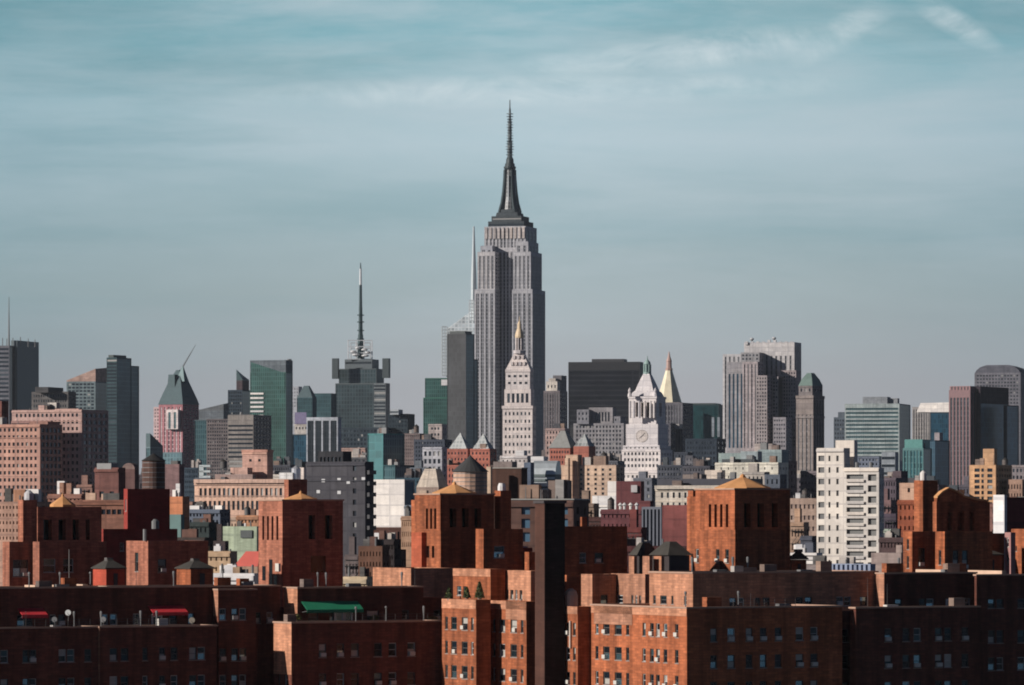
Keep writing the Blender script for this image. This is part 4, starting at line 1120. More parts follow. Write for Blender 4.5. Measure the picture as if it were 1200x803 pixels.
# white apartment tower with balconies
b = Bldg('apartment_tower', 'white concrete apartment tower with stacks of open balconies', 1300, 24, 1030)
AW = wall((.76, .70, .63), .07, grime=.2)
op = {'g': plain((.05, .05, .055))}
rowsL = [(534 + i * 13.6, 6.5) for i in range(10)]; rowsR = [(556 + i * 12.9, 7.6) for i in range(9)]
t = b.tier(957, 989, 996, 525, AW, F=('x', [(962.5, 7), (972, 2.4), (981.5, 3)], rowsL, {'g': plain((.13, .13, .13))}), dD=4, vb=670)
b.tier(979, 1001, 1005, 516, AW, dD=12)
t = b.tier(989, 1030, 1036, 548, AW, F=('x', [(1002, 20), (1022, 10)], rowsR, {'g': plain((.15, .15, .145))}), S=('p', 2, 13, .3, .4), dD=0, vb=670, rec=.7)
for i in range(9):
    y_ = 563.5 + i * 12.9; x, y, z = b.at(1001, 0, y_)
    u = lambda px: (t.Xc - (px - 600) / FPX * t.D) / (cos(b.a) + (px - 600) / FPX * sin(b.a))
    m = MB(); m.box(-.5, u(1013), -.3, -.02, u(992), -.05); m.box(-.5, u(1013), -.05, -.44, u(992), .45); b.part('balcony', m, AW, (t.x, t.y, wz(y_, t.D)))
for i in range(10):
    u2 = lambda px: (wx(989, t.D + 4) - (px - 600) / FPX * (t.D + 4)) / (cos(b.a) + (px - 600) / FPX * sin(b.a))
for i in range(2):
    m = MB(); m.lathe([(.5, 0), (.5, 2.2)], 8, t.L2 * .5, t.L1 * (.3 + .4 * i)); b.part('vent_pipe', m, METAL, (t.x, t.y, t.z1 - .8))
b.done()
b = Bldg('apartment_tower', 'tan apartment block with a raised square shaft near the right edge', 1900, 26, 1168)
TN = W(212, 168, 130)
t = b.tier(1136, 1167, 1186, 545, TN, F=('x', [(1145, 6), (1151.5, 3), (1160, 6)], [(549 + i * 6.6, 4) for i in range(12)]), S=('p', 6, 7, .5, .5), vb=640)
b.tier(1152, 1165, 1168.5, 526, TN, dD=3); b.done()
b = Bldg('stone_building', 'small grey pink building between the tan block and right edge', 2300, 24, 1200)
b.tier(1185, 1204, 1210, 545, W(150, 140, 140), F=('p', 4, 8, .5, .5), vb=600); b.done()
b = Bldg('brick_building', 'orange brick building with a cream upper wall right of the balcony tower', 1100, 32, 1078)
t = b.tier(1054, 1080, 1084, 566, W(216, 176, 150), F=('x', [(1065, 3)], [(572, 5)]), dD=4, yb=588)
t = b.tier(1052, 1079, 1084, 586, W(150, 84, 60), F=('p', 5, 12, .35, .4), vb=640); b.done()
b = Bldg('tenement_building', 'dusky tenement with pipes squeezed behind the balcony tower', 1700, 26, 1058)
b.tier(1034, 1050, 1060, 560, W(112, 100, 108), F=('p', 5, 9, .45, .5), S=('p', 3, 9, .4, .5), vb=640); b.tier(1046, 1056, 1064, 552, W(96, 84, 90), dD=40, vb=640); b.done()
b = Bldg('concrete_wall_building', 'low pale concrete block before the foot of the balcony tower', 800, 34, 1056)
t = b.tier(1021, 1056, 1062, 648, W(176, 156, 146)); b.tier(1050, 1057, 1060, 639, W(176, 156, 146), dD=3)
t2 = b.tier(968, 1020, 1026, 661, plain((.20, .24, .34)), F=('s', 9, .5, {'g': plain((.3, .36, .5)), 'top': 1}), dD=-8); b.done()
b = Bldg('green_building', 'small pale green mossy building among the low white roofs', 1250, 30, 1044)
b.tier(1036, 1044, 1052, 620, W(190, 200, 180), F=('p', 2, 10, .4, .4)); b.tier(1026, 1034, 1052, 612, W(50, 54, 76), dD=60); b.done()

# low roofs on the left
b = Bldg('glass_building', 'dark blue low building with white rooftop boxes', 1250, 26, 258)
t = b.tier(216, 258, 270, 597, plain((.05, .07, .11)), F=('p', 10, 8, .5, .5), S=('p', 3, 8, .4, .5), vb=640, roof=ROOF_PALE); b.clutter(t, 5, [WHITE, WHITE, ROOF], 2.2); b.done()
b = Bldg('green_building', 'pale green building with one dark sign panel', 1050, 24, 301)
t = b.tier(260, 301, 306, 617, W(178, 190, 164)); m = MB(); m.box(-.3, t.L1 * .12, t.z1 - 2.4, -.05, t.L1 * .45, t.z1 - .8); b.part('sign', m, plain((.05, .06, .06)), (t.x, t.y, 0)); b.clutter(t, 2, [WHITE, ROOF], 1.6); b.done()
b = Bldg('brick_building', 'low tan brick building above the pale green wall', 1150, 24, 300)
b.tier(277, 303, 308, 604, W(180, 134, 104), F=('p', 6, 9, .4, .4)); b.done()
b = Bldg('red_roof_building', 'building with a bright red sloping roof beside the brick stair tower', 800, 24, 300)
t = b.tier(274, 302, 308, 664, W(180, 150, 130)); mb = MB(); z = t.z1 + .02
mb.loft([mb.rect(0, 0, t.L2, t.L1, z), [(t.L2 * .5, 0, z + 2.4), (t.L2 * .6, 0, z + 2.4), (t.L2 * .6, t.L1 * .6, z + 2.4), (t.L2 * .5, t.L1 * .6, z + 2.4)]]); b.part('red_roof', mb, plain((.50, .075, .05), .7), (t.x, t.y, 0)); b.done()
b = Bldg('cream_building', 'cream low building left of the red sloping roof', 880, 24, 268)
t = b.tier(243, 270, 278, 646, W(214, 180, 144), F=('p', 4, 12, .3, .4)); b.clutter(t, 2, [ROOF, WHITE], 1.5); b.done()
b = Bldg('white_building', 'white low roofs below the red sloping roof', 700, 24, 296)
t = b.tier(248, 298, 304, 672, WHITE, F=('p', 7, 9, .3, .3), roof=ROOF_PALE); b.clutter(t, 6, [WHITE, ROOF, W(180, 150, 120)], 1.3); b.done()
b = Bldg('brick_building', 'orange brown low building right of the dark red roof tower', 1100, 26, 216)
t = b.tier(196, 214, 222, 582, W(196, 130, 96), vb=640); b.tier(198, 212, 216, 603, plain((.08, .16, .15)), dD=-8); b.clutter(t, 2, [WHITE, WHITE], 3); b.done()
b = Bldg('long_low_building', 'long brown low building with a dark strip window left of the red tower', 1000, 18, 150)
t = b.tier(88, 152, 160, 586, W(142, 100, 84), F=('x', [(121 + 6.3 * i, 5) for i in range(5)], [(597, 6)]), vb=640, roof=ROOF_PALE); b.clutter(t, 4, [W(200, 170, 150), ROOF], 2); b.done()
b = Bldg('tenement_building', 'low pinkish roofs at the left edge behind the brick towers', 1050, 24, 84)
t = b.tier(-12, 40, 60, 588, W(196, 156, 136), F=('p', 12, 9, .4, .4), vb=640, roof=ROOF_PALE); b.clutter(t, 6, [WHITE, W(190, 140, 110), ROOF], 3)
t = b.tier(56, 96, 110, 579, W(150, 110, 96), F=('p', 8, 8, .4, .4), dD=60, vb=620); b.clutter(t, 4, [WHITE, W(170, 130, 110)], 3); b.done()

# far layer of plain blocks that closes the streets
LAY = [
 (160, 188, 194, 556, 2600, (110, 100, 104), 'dusky low block behind the wooden water tower'),
 (216, 232, 240, 548, 2700, (70, 84, 96), 'blue grey low block right of the pink tower foot'),
 (318, 340, 346, 545, 2700, (90, 92, 100), 'grey low block below the green glass tower'),
 (340, 362, 366, 548, 2500, (70, 80, 92), 'slate low block between loft building and white frame'),
 (398, 430, 436, 536, 2600, (96, 96, 100), 'grey low block below the mast tower podium'),
 (464, 492, 500, 560, 2300, (60, 84, 96), 'blue grey low block right of the blank white wall'),
 (530, 580, 590, 540, 2900, (110, 96, 92), 'brown grey block behind the salmon brick towers'),
 (574, 604, 612, 545, 2600, (96, 84, 80), 'brown block between pale tank and campanile'),
 (628, 650, 660, 535, 2900, (130, 118, 114), 'warm grey block right of the campanile foot'),
 (700, 724, 732, 540, 2800, (104, 106, 114), 'grey block left of the clock tower shoulder'),
 (770, 800, 812, 545, 2700, (84, 88, 98), 'slate low block right of the clock tower foot'),
 (800, 832, 842, 546, 2500, (96, 96, 104), 'grey low block left of the cream warehouse'),
 (918, 952, 960, 560, 2700, (100, 96, 102), 'dim grey block behind the slender brown tower foot'),
 (1030, 1060, 1068, 562, 2500, (80, 92, 104), 'blue grey low block below the banded office slab'),
 (1060, 1100, 1110, 568, 2300, (110, 92, 94), 'rosy grey low block below the slim teal block'),
 (1100, 1140, 1150, 582, 2100, (120, 98, 92), 'brown low block below the striped tower'),
 (1160, 1192, 1200, 565, 2500, (96, 92, 98), 'grey low block behind the tan block'),
 (0, 40, 52, 565, 2900, (120, 100, 96), 'brown grey low block behind the left pink towers'),
 (120, 150, 160, 560, 2800, (72, 76, 88), 'slate low block below the dark teal slab'),
 (1000, 1030, 1036, 560, 2200, (90, 94, 104), 'grey low block behind the white balcony tower'),
]
for i, (xl, xc, xr, yt, D, c_, lab) in enumerate(LAY):
    b = Bldg('city_block', lab, D, G, xc, group='plain low blocks of the middle distance')
    t = b.tier(xl, xc, xr, yt, W(*c_), F=('p', 6 + i % 4, 6, .45, .5), S=('p', 2, 6, .4, .5), vb=yt + 45, roof=ROOF_PALE if i % 2 else ROOF)
    b.clutter(t, 4, [W(190, 180, 172), W(120, 110, 108), plain((.05, .06, .07))], 5); b.done()
LOW = [
 (420, 448, 456, 640, 760, (110, 80, 66), 'low brown roof wedged left of the central brick stair tower'),
 (438, 462, 470, 632, 900, (60, 52, 52), 'dark low roof under the blank white wall'),
 (470, 488, 494, 605, 1200, (200, 160, 130), 'orange tan narrow building left of the central stair tower'),
 (400, 430, 440, 676, 690, (210, 190, 160), 'small cream shed roof right of the first stair tower'),
 (690, 735, 745, 632, 900, (90, 50, 48), 'dull red low roof right of the black chimney'),
 (730, 775, 790, 640, 860, (80, 46, 46), 'maroon low roof behind the hip roofed pavilion'),
 (940, 1000, 1010, 662, 820, (150, 140, 138), 'grey pavement level roof in front of the balcony tower'),
 (1030, 1060, 1070, 630, 1000, (90, 72, 72), 'brown low roof right of the balcony tower foot'),
 (1056, 1085, 1095, 600, 1350, (120, 80, 68), 'red brown low roof behind the orange brick building'),
 (1160, 1196, 1206, 590, 1200, (150, 110, 100), 'pink brown low roof behind the white slab at right'),
 (196, 240, 250, 630, 950, (80, 70, 66), 'brown low roof between the red tower and green wall'),
 (205, 245, 256, 612, 1120, (60, 70, 70), 'dark green grey low roof right of the red tower'),
]
for i, (xl, xc, xr, yt, D, c_, lab) in enumerate(LOW):
    b = Bldg('low_building', lab, D, 22, xc, group='low roofs behind the brick complex')
    t = b.tier(xl, xc, xr, yt, W(*c_), F=('p', 7, 12, .35, .45), S=('p', 2, 12, .3, .4), vb=yt + 40, roof=ROOF_PALE if i % 3 == 0 else ROOF)
    b.clutter(t, 3, [W(205, 195, 185), W(120, 90, 80), ROOF], 1.8); b.done()

def fire_escape(b, t, f, n=5, fh=3.2):
    u = t.L1 * f
    m = MB()
    for i in range(n):
        z = t.z1 - 2.2 - i * fh
        m.box(-1.1, u - 1.6, z, -.03, u + 1.6, z + .08)
        for k in range(5): m.box(-1.1, u - 1.6 + k * .8 - .02, z + .08, -1.06, u - 1.6 + k * .8 + .02, z + 1)
        m.box(-1.1, u - 1.6, z + .95, -1.05, u + 1.6, z + 1.02)
        m.bar((-.7, u - 1.2, z), (-.7, u + 1.0, z - fh + .1), .07, 4)
    b.part('fire_escape', m, plain((.03, .03, .03)), (t.x, t.y, 0))
MORE = [
 (206, 226, 232, 588, 1500, (150, 120, 108), 'tan brick tenement right of the dark red roof tower', 1),
 (228, 246, 252, 605, 1350, (96, 84, 84), 'grey brown tenement left of the navy low building', 1),
 (262, 282, 288, 606, 1400, (196, 170, 150), 'pale tan house between the loft building and green wall', 0),
 (288, 304, 308, 612, 1300, (120, 92, 78), 'brown tenement touching the first stair tower', 1),
 (236, 258, 262, 622, 1150, (160, 150, 140), 'pale stone tenement left of the green wall', 1),
 (250, 264, 268, 634, 1000, (70, 60, 60), 'dark brown tenement below the pale stone tenement', 0),
 (222, 240, 246, 640, 900, (190, 150, 110), 'yellow tan little house right of the low brown roof', 0),
 (404, 420, 426, 650, 950, (110, 100, 100), 'grey tenement at the foot of the dark grey block', 1),
 (438, 452, 458, 652, 820, (150, 110, 84), 'tan brown tenement low between grey block and centre tower', 1),
 (455, 470, 476, 644, 950, (90, 64, 58), 'dull brown tenement left of the orange tan narrow building', 1),
 (474, 486, 490, 592, 1400, (120, 130, 140), 'blue grey narrow block behind the orange tan building', 0),
 (486, 506, 512, 588, 1500, (205, 180, 158), 'cream narrow block left of the big pale water tank', 1),
 (612, 636, 642, 574, 1350, (110, 100, 96), 'grey brown block below the silver vault roof', 0),
 (676, 696, 702, 590, 1300, (150, 128, 112), 'tan tenement below the cream apartment grid', 1),
 (686, 706, 712, 606, 1150, (86, 58, 54), 'dark brown tenement left of the wide maroon block', 1),
 (732, 752, 758, 618, 950, (110, 60, 58), 'small brick red tenement before the navy striped slab', 1),
 (780, 812, 818, 640, 800, (74, 46, 46), 'low dark red roof behind the tan columned pavilion', 0),
 (870, 896, 902, 553, 2000, (176, 168, 160), 'pale block in front of the cream warehouse', 0),
 (896, 914, 922, 556, 1900, (92, 100, 112), 'slate block right of the cream warehouse', 0),
 (926, 942, 948, 612, 1250, (180, 150, 128), 'tan narrow house left of the balcony tower, below the arcades', 1),
 (938, 952, 957, 628, 1100, (84, 88, 100), 'slate narrow house touching the balcony tower foot', 0),
 (1030, 1044, 1050, 586, 1500, (130, 104, 104), 'rosy tenement just right of the balcony tower', 1),
 (1036, 1050, 1056, 602, 1250, (80, 70, 80), 'dim violet grey tenement right of the balcony tower', 1),
 (1044, 1058, 1062, 576, 1700, (160, 150, 150), 'pale grey narrow block left of the orange brick building', 0),
 (1104, 1122, 1130, 574, 1900, (150, 130, 124), 'pinkish grey block behind the domed brick tower', 0),
 (1124, 1140, 1146, 568, 2000, (96, 92, 100), 'slate grey block left of the tan shaft block', 0),
 (1180, 1198, 1206, 562, 1900, (170, 140, 124), 'tan block above the maroon block at the right edge', 0),
 (90, 108, 114, 568, 1800, (150, 116, 104), 'rosy brown tenement left of the windowless brown block', 1),
 (150, 168, 174, 560, 1700, (90, 84, 88), 'dim grey block behind the wooden water tower', 0),
 (300, 322, 328, 552, 2100, (130, 122, 122), 'grey block peeping over the loft building roof', 0),
 (320, 344, 350, 556, 1950, (196, 190, 184), 'white grey block at the right end of the loft roof', 0),
 (480, 500, 506, 548, 2400, (110, 118, 126), 'blue grey block below the white gridded block', 0),
 (596, 616, 622, 549, 2100, (160, 150, 146), 'pale block under the campanile base', 0),
 (742, 764, 770, 560, 2600, (120, 122, 130), 'grey block right of the cream apartment grid', 0),
 (800, 822, 828, 556, 2100, (130, 120, 116), 'brown grey block above the colonnaded building', 0),
]
for i, (xl, xc, xr, yt, D, c_, lab, fe) in enumerate(MORE):
    b = Bldg('tenement_building', lab, D, 20 + (i * 7) % 12, xc, group='small buildings of the middle distance')
    t = b.tier(xl, xc, xr, yt, W(*c_), F=('p', 3 + i % 3, 3.4 / D * FPX, .38, .52), S=('p', 2, 3.4 / D * FPX, .35, .5), vb=yt + 45, roof=ROOF_PALE if i % 3 else ROOF)
    if fe: fire_escape(b, t, .5)
    if i % 2: b.bulk(t, .5, .6, t.L2 * .4, t.L1 * .4, 4.2, W(*c_))
    b.done()
for i, (lab, px, yt_, ye, yb_, w_, D) in enumerate((
  ('small brown water tank on the tan block near the right edge', 1178, 536, 539, 545, 7, 1950),
  ('small brown water tank above the cream loft building', 262, 538, 541, 549, 8, 1800),
  ('small brown water tank left of the white gridded block', 488, 497, 500, 507, 6, 2880),
  ('small grey water tank above the cream apartment grid', 708, 529, 533, 543, 8, 1740),
  ('small brown water tank over the maroon blocks', 716, 582, 586, 597, 8, 1080),
  ('small dark water tank right of the orange tan narrow building', 478, 592, 595, 604, 7, 1210),
  ('small brown water tank above the faded arcades', 944, 572, 575, 583, 8, 1510),
  ('small brown water tank behind the green wall', 290, 592, 596, 604, 7, 1160))):
    water_tank(lab, px, yt_, ye, yb_, w_, D, wall(((.16, .11, .09), (.12, .11, .11))[i % 2], .3, grime=.7), plain((.04, .035, .03)), group='small rooftop water tanks')
# ================================================================== the red brick complex in front
A = 62
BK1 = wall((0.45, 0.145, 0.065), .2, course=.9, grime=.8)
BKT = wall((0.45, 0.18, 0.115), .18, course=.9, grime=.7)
BK0 = wall((0.20, 0.068, 0.045), .2, course=.9, grime=.8)  # darkened brick: shade of the sunless facades put into the colour
BK2 = wall((0.58, 0.28, 0.17), .16, course=.9, grime=.6)     # paler upper courses; also paints sunlit sides of the dark blocks brighter
BKR = wall((0.30, 0.05, 0.04), .15, course=.5)
COP = plain((0.40, 0.25, 0.18), .8)
OPEN = {'g': pane('open'), 'open': 1, 'nm': 'opening'}
ROWL = [(740 + i * 29.6, 15) for i in range(5)]
ROWD = [(736 + i * 31, 14) for i in range(4)]

def cap_band(bb, t, h_px, side='F', u0=0.0, u1=1.0):
    """paler courses at the top of a wall; tall bands paint sunlit sides brighter"""
    D = t.D; h = h_px / FPX * D; L = t.L1 if side == 'F' else t.L2
    m = MB()
    if side == 'F': m.box(-.05, L * u0 + .02, t.z1 - h, -.004, L * u1 - .02, t.z1 - .01)
    else: m.box(L * u0 + .02, -.05, t.z1 - h, L * u1 - .02, -.004, t.z1 - .01)
    return bb.part('pale_sunlit_courses', m, BK2, (t.x, t.y, 0))

# ---- west block
b = Bldg('brick_apartment_block', 'dark brick apartment block at the left with two red awnings over its terrace', 540, A, -60, near=True)
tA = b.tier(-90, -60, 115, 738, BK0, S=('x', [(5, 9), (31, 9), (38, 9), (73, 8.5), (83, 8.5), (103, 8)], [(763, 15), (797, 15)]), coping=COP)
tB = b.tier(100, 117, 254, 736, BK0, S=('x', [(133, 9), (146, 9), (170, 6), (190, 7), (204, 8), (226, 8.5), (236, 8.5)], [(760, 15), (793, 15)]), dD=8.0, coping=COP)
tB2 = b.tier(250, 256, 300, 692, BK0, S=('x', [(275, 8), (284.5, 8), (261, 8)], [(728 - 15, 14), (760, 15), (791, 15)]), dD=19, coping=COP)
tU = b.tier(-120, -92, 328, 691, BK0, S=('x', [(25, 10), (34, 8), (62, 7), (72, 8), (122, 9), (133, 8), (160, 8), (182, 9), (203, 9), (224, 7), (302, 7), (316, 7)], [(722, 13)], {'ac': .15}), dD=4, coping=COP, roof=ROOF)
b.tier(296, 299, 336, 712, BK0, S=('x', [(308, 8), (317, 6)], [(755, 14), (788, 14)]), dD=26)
cap_band(b, tB, 80); cap_band(b, tB2, 30)
def awning(bb, t, px0, px1, y0, y1, mat, label):
    sF = lambda px: ((px - 600) / FPX * t.D - t.Xc) / (sin(bb.a) - (px - 600) / FPX * cos(bb.a))
    u0, u1 = sF(px0), sF(px1); zt, zb = wz(y0, t.D + u0 * cos(bb.a)), wz(y1, t.D + u0 * cos(bb.a))
    m = MB(); o = 1.5
    m.loft([[(u0, -.05, zt), (u1, -.05, zt), (u1, -o, zb + .25), (u0, -o, zb + .25)], [(u0, -.05, zt - .06), (u1, -.05, zt - .06), (u1, -o, zb + .19), (u0, -o, zb + .19)]])
    m.box(u0, -o - .03, zb - .1, u1, -o, zb + .25)
    n = int((u1 - u0) / .22)
    for i in range(n + 1):
        m.box(u0 + (u1 - u0) * i / (n + .001) - .02, -o - .05, zb - .16, u0 + (u1 - u0) * i / (n + .001) + .02, -o - .03, zb + .2)
    r = bb.part('awning', m, mat, (t.x, t.y, 0), label=label)
    for u in (u0 + .1, u1 - .1):
        m = MB(); m.bar((u, -.05, zt - 1.2), (u, -o, zb + .1), .03, 4); o_ = link('awning_arm', m.mesh('awning_arm', METAL), r)
    return r
RED = plain((0.62, 0.035, 0.045), .7, var=.08)
awning(b, tU, 20, 50, 713, 723, RED, 'shorter red awning')
awning(b, tU, 173, 214, 710, 720, RED, 'longer red awning')
def white_door(bb, t, px, w_px, y0, y1):
    sF = lambda p: ((p - 600) / FPX * t.D - t.Xc) / (sin(bb.a) - (p - 600) / FPX * cos(bb.a))
    u = sF(px); D = t.D + u * cos(bb.a); w = w_px / FPX * D / sin(bb.a) / 2; z0, z1 = wz(y1, D), wz(y0, D)
    m = MB(); m.box(u - w, -.14, z0, u - w + .18, -.01, z1); m.box(u + w - .18, -.14, z0, u + w, -.01, z1); m.box(u - w + .18, -.14, z1 - .2, u + w - .18, -.01, z1)
    d = bb.part('door', m, plain((.62, .62, .60)), (t.x, t.y, 0))
    m = MB(); m.face([(u - w + .15, -.04, z0), (u + w - .15, -.04, z0), (u + w - .15, -.04, z1 - .18), (u - w + .15, -.04, z1 - .18)]); link('pane', m.mesh('pane', pane('near')), d).location = (0, 0, 0)
white_door(b, tU, 183.5, 12, 721, 735)
def coping_slab(bb, t, px0, px1, y0, y1, dD):
    x, y, z = bb.at(px1, dD, y1); D = bb.D + dD
    L = (px1 - px0) / FPX * D / cos(bb.a); m = MB(); m.box(0, 0, 0, .6, L, (y1 - y0) / FPX * D)
    bb.part('parapet_upstand', m, plain((.62, .42, .30), .85), (x, y, z))
for (x0, x1, y0, y1, dd) in ((26, 41, 686, 694, 14), (51, 77, 686, 694, 15), (99, 125, 687, 694, 19), (147, 176, 688, 694, 21), (75, 97, 685, 688, 22)):
    coping_slab(b, tU, x0, x1, y0, y1, dd)
BITS = [(b, tU, 14, 5), (b, tA, 4, 6), (b, tB, 5, 7)]; RAILS = [(b, tB, .15, .6), (b, tA, .5, .95)]
b.done()

# ---- stair towers and bulkheads: each stands on the roof of its block
def cone_cap(bb, t, y_top, frac=.72, mat=None, dx=0.0):
    z = t.z1 + .02; h = wz(y_top, t.D) - t.z1
    r = min(t.L1, t.L2) * frac / 2 * 1.08; cx, cy = t.L2 / 2, t.L1 / 2
    m = MB(); m.lathe([(r * 1.12, z - .5), (r * 1.12, z + .25), (r * .12, z + h * .86), (r * .1, z + h), (0.03, z + h + .2)], 8, cx, cy, rot=pi/8)
    return bb.part('pyramid_cap', m, mat or plain((.62, .30, .12), .85, var=.2), (t.x, t.y, 0))
T_CONE = plain((.62, .31, .13), .85, var=.2)
def slots_front(cs, y0, h, w=2.6): return ('x', [(c, w) for c in cs], [(y0, h)], OPEN)

b = Bldg('brick_roof_tower', 'dark brick roof tower with an orange pyramid cap at far left', 620, A, 44, near=True)
t = b.tier(28, 44, 119, 594, BKT, F=None, S=('x', [(56, 10), (73, 9), (89, 8), (103, 5)], [(609, 24)], OPEN), rec=1.2); cone_cap(b, t, 580, .6)
b.tier(21, 27, 43.5, 586, BKT, dD=-6, name='chimney')
b.tier(38.5, 46, 125, 635, BKT, dD=-9, S=('x', [(58, 14), (80, 12)], [(655, 16)])); b.tier(3, 11, 40, 635, BKT, dD=-8, S=('x', [(24, 18)], [(656, 20)]))
m = MB(); x, y, z = b.at(80, -9.5, 690); m.lathe([(.07, 0), (.07, wz(644, 610) - z)], 6, y * 0 + 0); b.part('drain_pipe', m, FRAME, (x, y - .3, z)); 
m = MB(); x, y, z = b.at(36, -7, 586); m.lathe([(.6, 0), (.6, .8), (.2, 1.2)], 10); b.part('chimney_pot', m, WHITE, (x, y + .6, z)); b.done()
b = Bldg('red_brick_tower', 'dark crimson brick rooftop block with a lit thin edge', 660, A, 149.5, near=True)
b.tier(145, 149.5, 199, 573, BKR, F=('x', [(147.3, 1.5)], [(585, 14)]))
t = b.tier(118, 121, 208, 620, BKR, dD=-10, S=('x', [(143, 5)], [(636, 10)])); m = MB(); m.lathe([(.5, 0), (.5, 1.0), (.2, 1.3)], 10); x, y, z = b.at(182, -6, 620); b.part('vent_hood', m, METAL, (x, y, z)); b.done()
b = Bldg('brick_bulkhead', 'brick rooftop bulkhead with a broad lit orange side, left of centre', 600, A, 173.5, near=True)
b.tier(148, 173.5, 244, 634, BKT, F=('x', [(160, 4)], [(648, 22)]), S=('x', [(190, 10)], [(655, 16)])); 
m = MB(); x, y, z = b.at(173, -.3, 634); m.lathe([(.25, 0), (.25, 1.4)], 8); b.part('vent_pipe', m, METAL, (x, y + .8, z)); b.done()
def pavilion(label, xl, xc, xr, yt, ypk, D, lit=None):
    b = Bldg('roof_pavilion', label, D, A, xc, 'rooftop pavilion', 'small hip roofed pavilions on the brick roofs', near=True)
    t = b.tier(xl, xc, xr, yt, lit or BK1, par=.1)
    h = wz(ypk, D + 3) - t.z1
    b.pyramid(t, h, plain((.045, .04, .033), .85, var=.3), inset=-.2, steps=[(1, 0), (1, .12), (.28, h * .8), (.2, h)], name='hip_roof')
    m = MB(); cx, cy = t.L2 / 2, t.L1 / 2; m.box(cx - .4, cy - .4, t.z1 + h * .8, cx + .4, cy + .4, t.z1 + h + .15); b.part('roof_vent', m, FRAME, (t.x, t.y, 0))
    m = MB(); m.box(t.L2 * .4, -.06, t.z1 - 2.2, t.L2 * .62, -.01, t.z1 - .5); b.part('door', m, plain((.03, .03, .035)), (t.x, t.y, 0))
    b.done(); return b
pavilion('hip roofed rooftop pavilion with a reddish side left of the orange bulkhead', 109, 124.5, 146, 667, 655, 590, wall((.50, .09, .05), .1, course=.5))
pavilion('hip roofed rooftop pavilion with a tan side right of the orange bulkhead', 207, 223.5, 250, 667, 656, 585)
pavilion('hip roofed rooftop pavilion near the right end of the roofs', 1130, 1150, 1174, 651, 642, 600, BK1)
pavilion('flat topped dark rooftop pavilion against the tall orange tower', 926, 928, 945, 656, 645, 600)
b = Bldg('roof_pavilion', 'wide hip roofed pavilion with tan columns left of the tall orange tower', 585, A, 784, 'rooftop pavilion', near=True)
t = b.tier(764, 784, 808, 651, plain((.04, .03, .03)), par=.1, dD=2); b.pyramid(t, 1.6, plain((.045, .04, .033), .85, var=.3), inset=-.3, top=.25, name='hip_roof')
t = b.tier(740, 757, 770, 651, plain((.04, .03, .03)), par=.1, dD=10); b.pyramid(t, 1.5, plain((.045, .04, .033), .85, var=.3), inset=-.3, top=.3, name='hip_roof')
for (x0, x1) in ((737, 744), (753, 762), (766, 776)):
    t = b.tier(x0, x1 - 1, x1 + 1, 652, BK2, dD=-1 if x0 > 750 else 6, name='column')
b.done()

b = Bldg('brick_stair_tower', 'tall brick stair tower with four narrow slots in its lit side, left of centre', 610, A, 331, near=True)
t = b.tier(303, 331, 402, 587, BKT, F=slots_front((308.5, 314, 319.3, 325), 605, 28, 2.4), S=('x', [(365.5, 8), (385, 9)], [(604, 28)], OPEN), rec=.9, coping=COP)
cone_cap(b, t, 577, .5)
b.tier(333, 338, 360, 562, BKT, dD=14, name='bulkhead')
for px, y0, h in ((309.5, 664, 17), (317.5, 656, 30), (323, 674, 12)):
    u = (t.Xc - (px - 600) / FPX * t.D) / (cos(b.a) + (px - 600) / FPX * sin(b.a)); m = MB(); z = wz(y0 + h, t.D); m.box(-.05, u - .45, z, -.006, u + .45, z + h / FPX * t.D); b.part('opening', m, pane('open'), (t.x, t.y, 0))
m = MB(); x, y, z = b.at(327, -.4, 670); m.box(-.3, -.5, 0, 0, .5, 1.0); b.part('vent_box', m, plain((.6, .56, .5)), (x, y, z))
for px0, px1, y0, y1 in ((365, 381, 652, 671),):
    u = ((373 - 600) / FPX * t.D - t.Xc) / (sin(b.a) - (373 - 600) / FPX * cos(b.a)); m = MB(); z = wz(671, t.D); m.box(u - 1, -.05, z, u + 1, -.006, z + 2); b.part('opening', m, pane('open'), (t.x, t.y, 0))
b.done()

b = Bldg('brick_stair_tower', 'tall brick stair tower with gold pyramid cap and three lit slots, at centre', 600, A, 516, near=True)
t = b.tier(486, 516, 579, 580, BK1, F=slots_front((500.3, 505.2, 510), 596, 24, 2.6), S=('x', [(531, 8), (545.5, 8), (560, 8)], [(596, 22)], OPEN), rec=1.1, coping=COP); cone_cap(b, t, 566, .66)
b.tier(482, 500, 520, 586, BK1, dD=8)
b.tier(489.5, 516.4, 580, 622, BK1, F=('x', [(501.5, 3), (507.5, 3)], [(640, 14)], OPEN), dD=-1)
b.tier(482, 494, 500, 624, wall((.48, .12, .06), .1, course=.5), dD=2)
b.done()
b = Bldg('brick_chimney', 'square brick chimney with a white cap right of the gold capped tower', 604, A, 586.5, near=True)
t = b.tier(579.5, 586.5, 599, 575, BK1); m = MB(); m.lathe([(.5, t.z1 - .5), (.5, t.z1 + .5), (.35, t.z1 + .9)], 10, t.L2 * .4, t.L1 * .5); b.part('chimney_pot', m, WHITE, (t.x, t.y, 0)); b.done()
b = Bldg('brick_bulkhead', 'dark rooftop bulkhead with a lit tan edge left of the black chimney', 590, A, 566.5, near=True)
b.tier(557.5, 566.5, 613, 620, BK1, S=('x', [(585, 12)], [(640, 14)])); b.tier(609, 612, 624, 642, BKR, dD=4); b.tier(614, 620, 627, 647, BK1, dD=1)
m = MB(); x, y, z = b.at(601, 6, 648); m.box(-.1, -1.7, 0, 1.1, -1.6, .8); b.part('sign_panel', m, plain((.4, .42, .5)), (x, y, z)); b.done()
b = Bldg('brick_bulkhead', 'dark red rooftop bulkhead right of the black chimney', 590, A, 654.5, near=True)
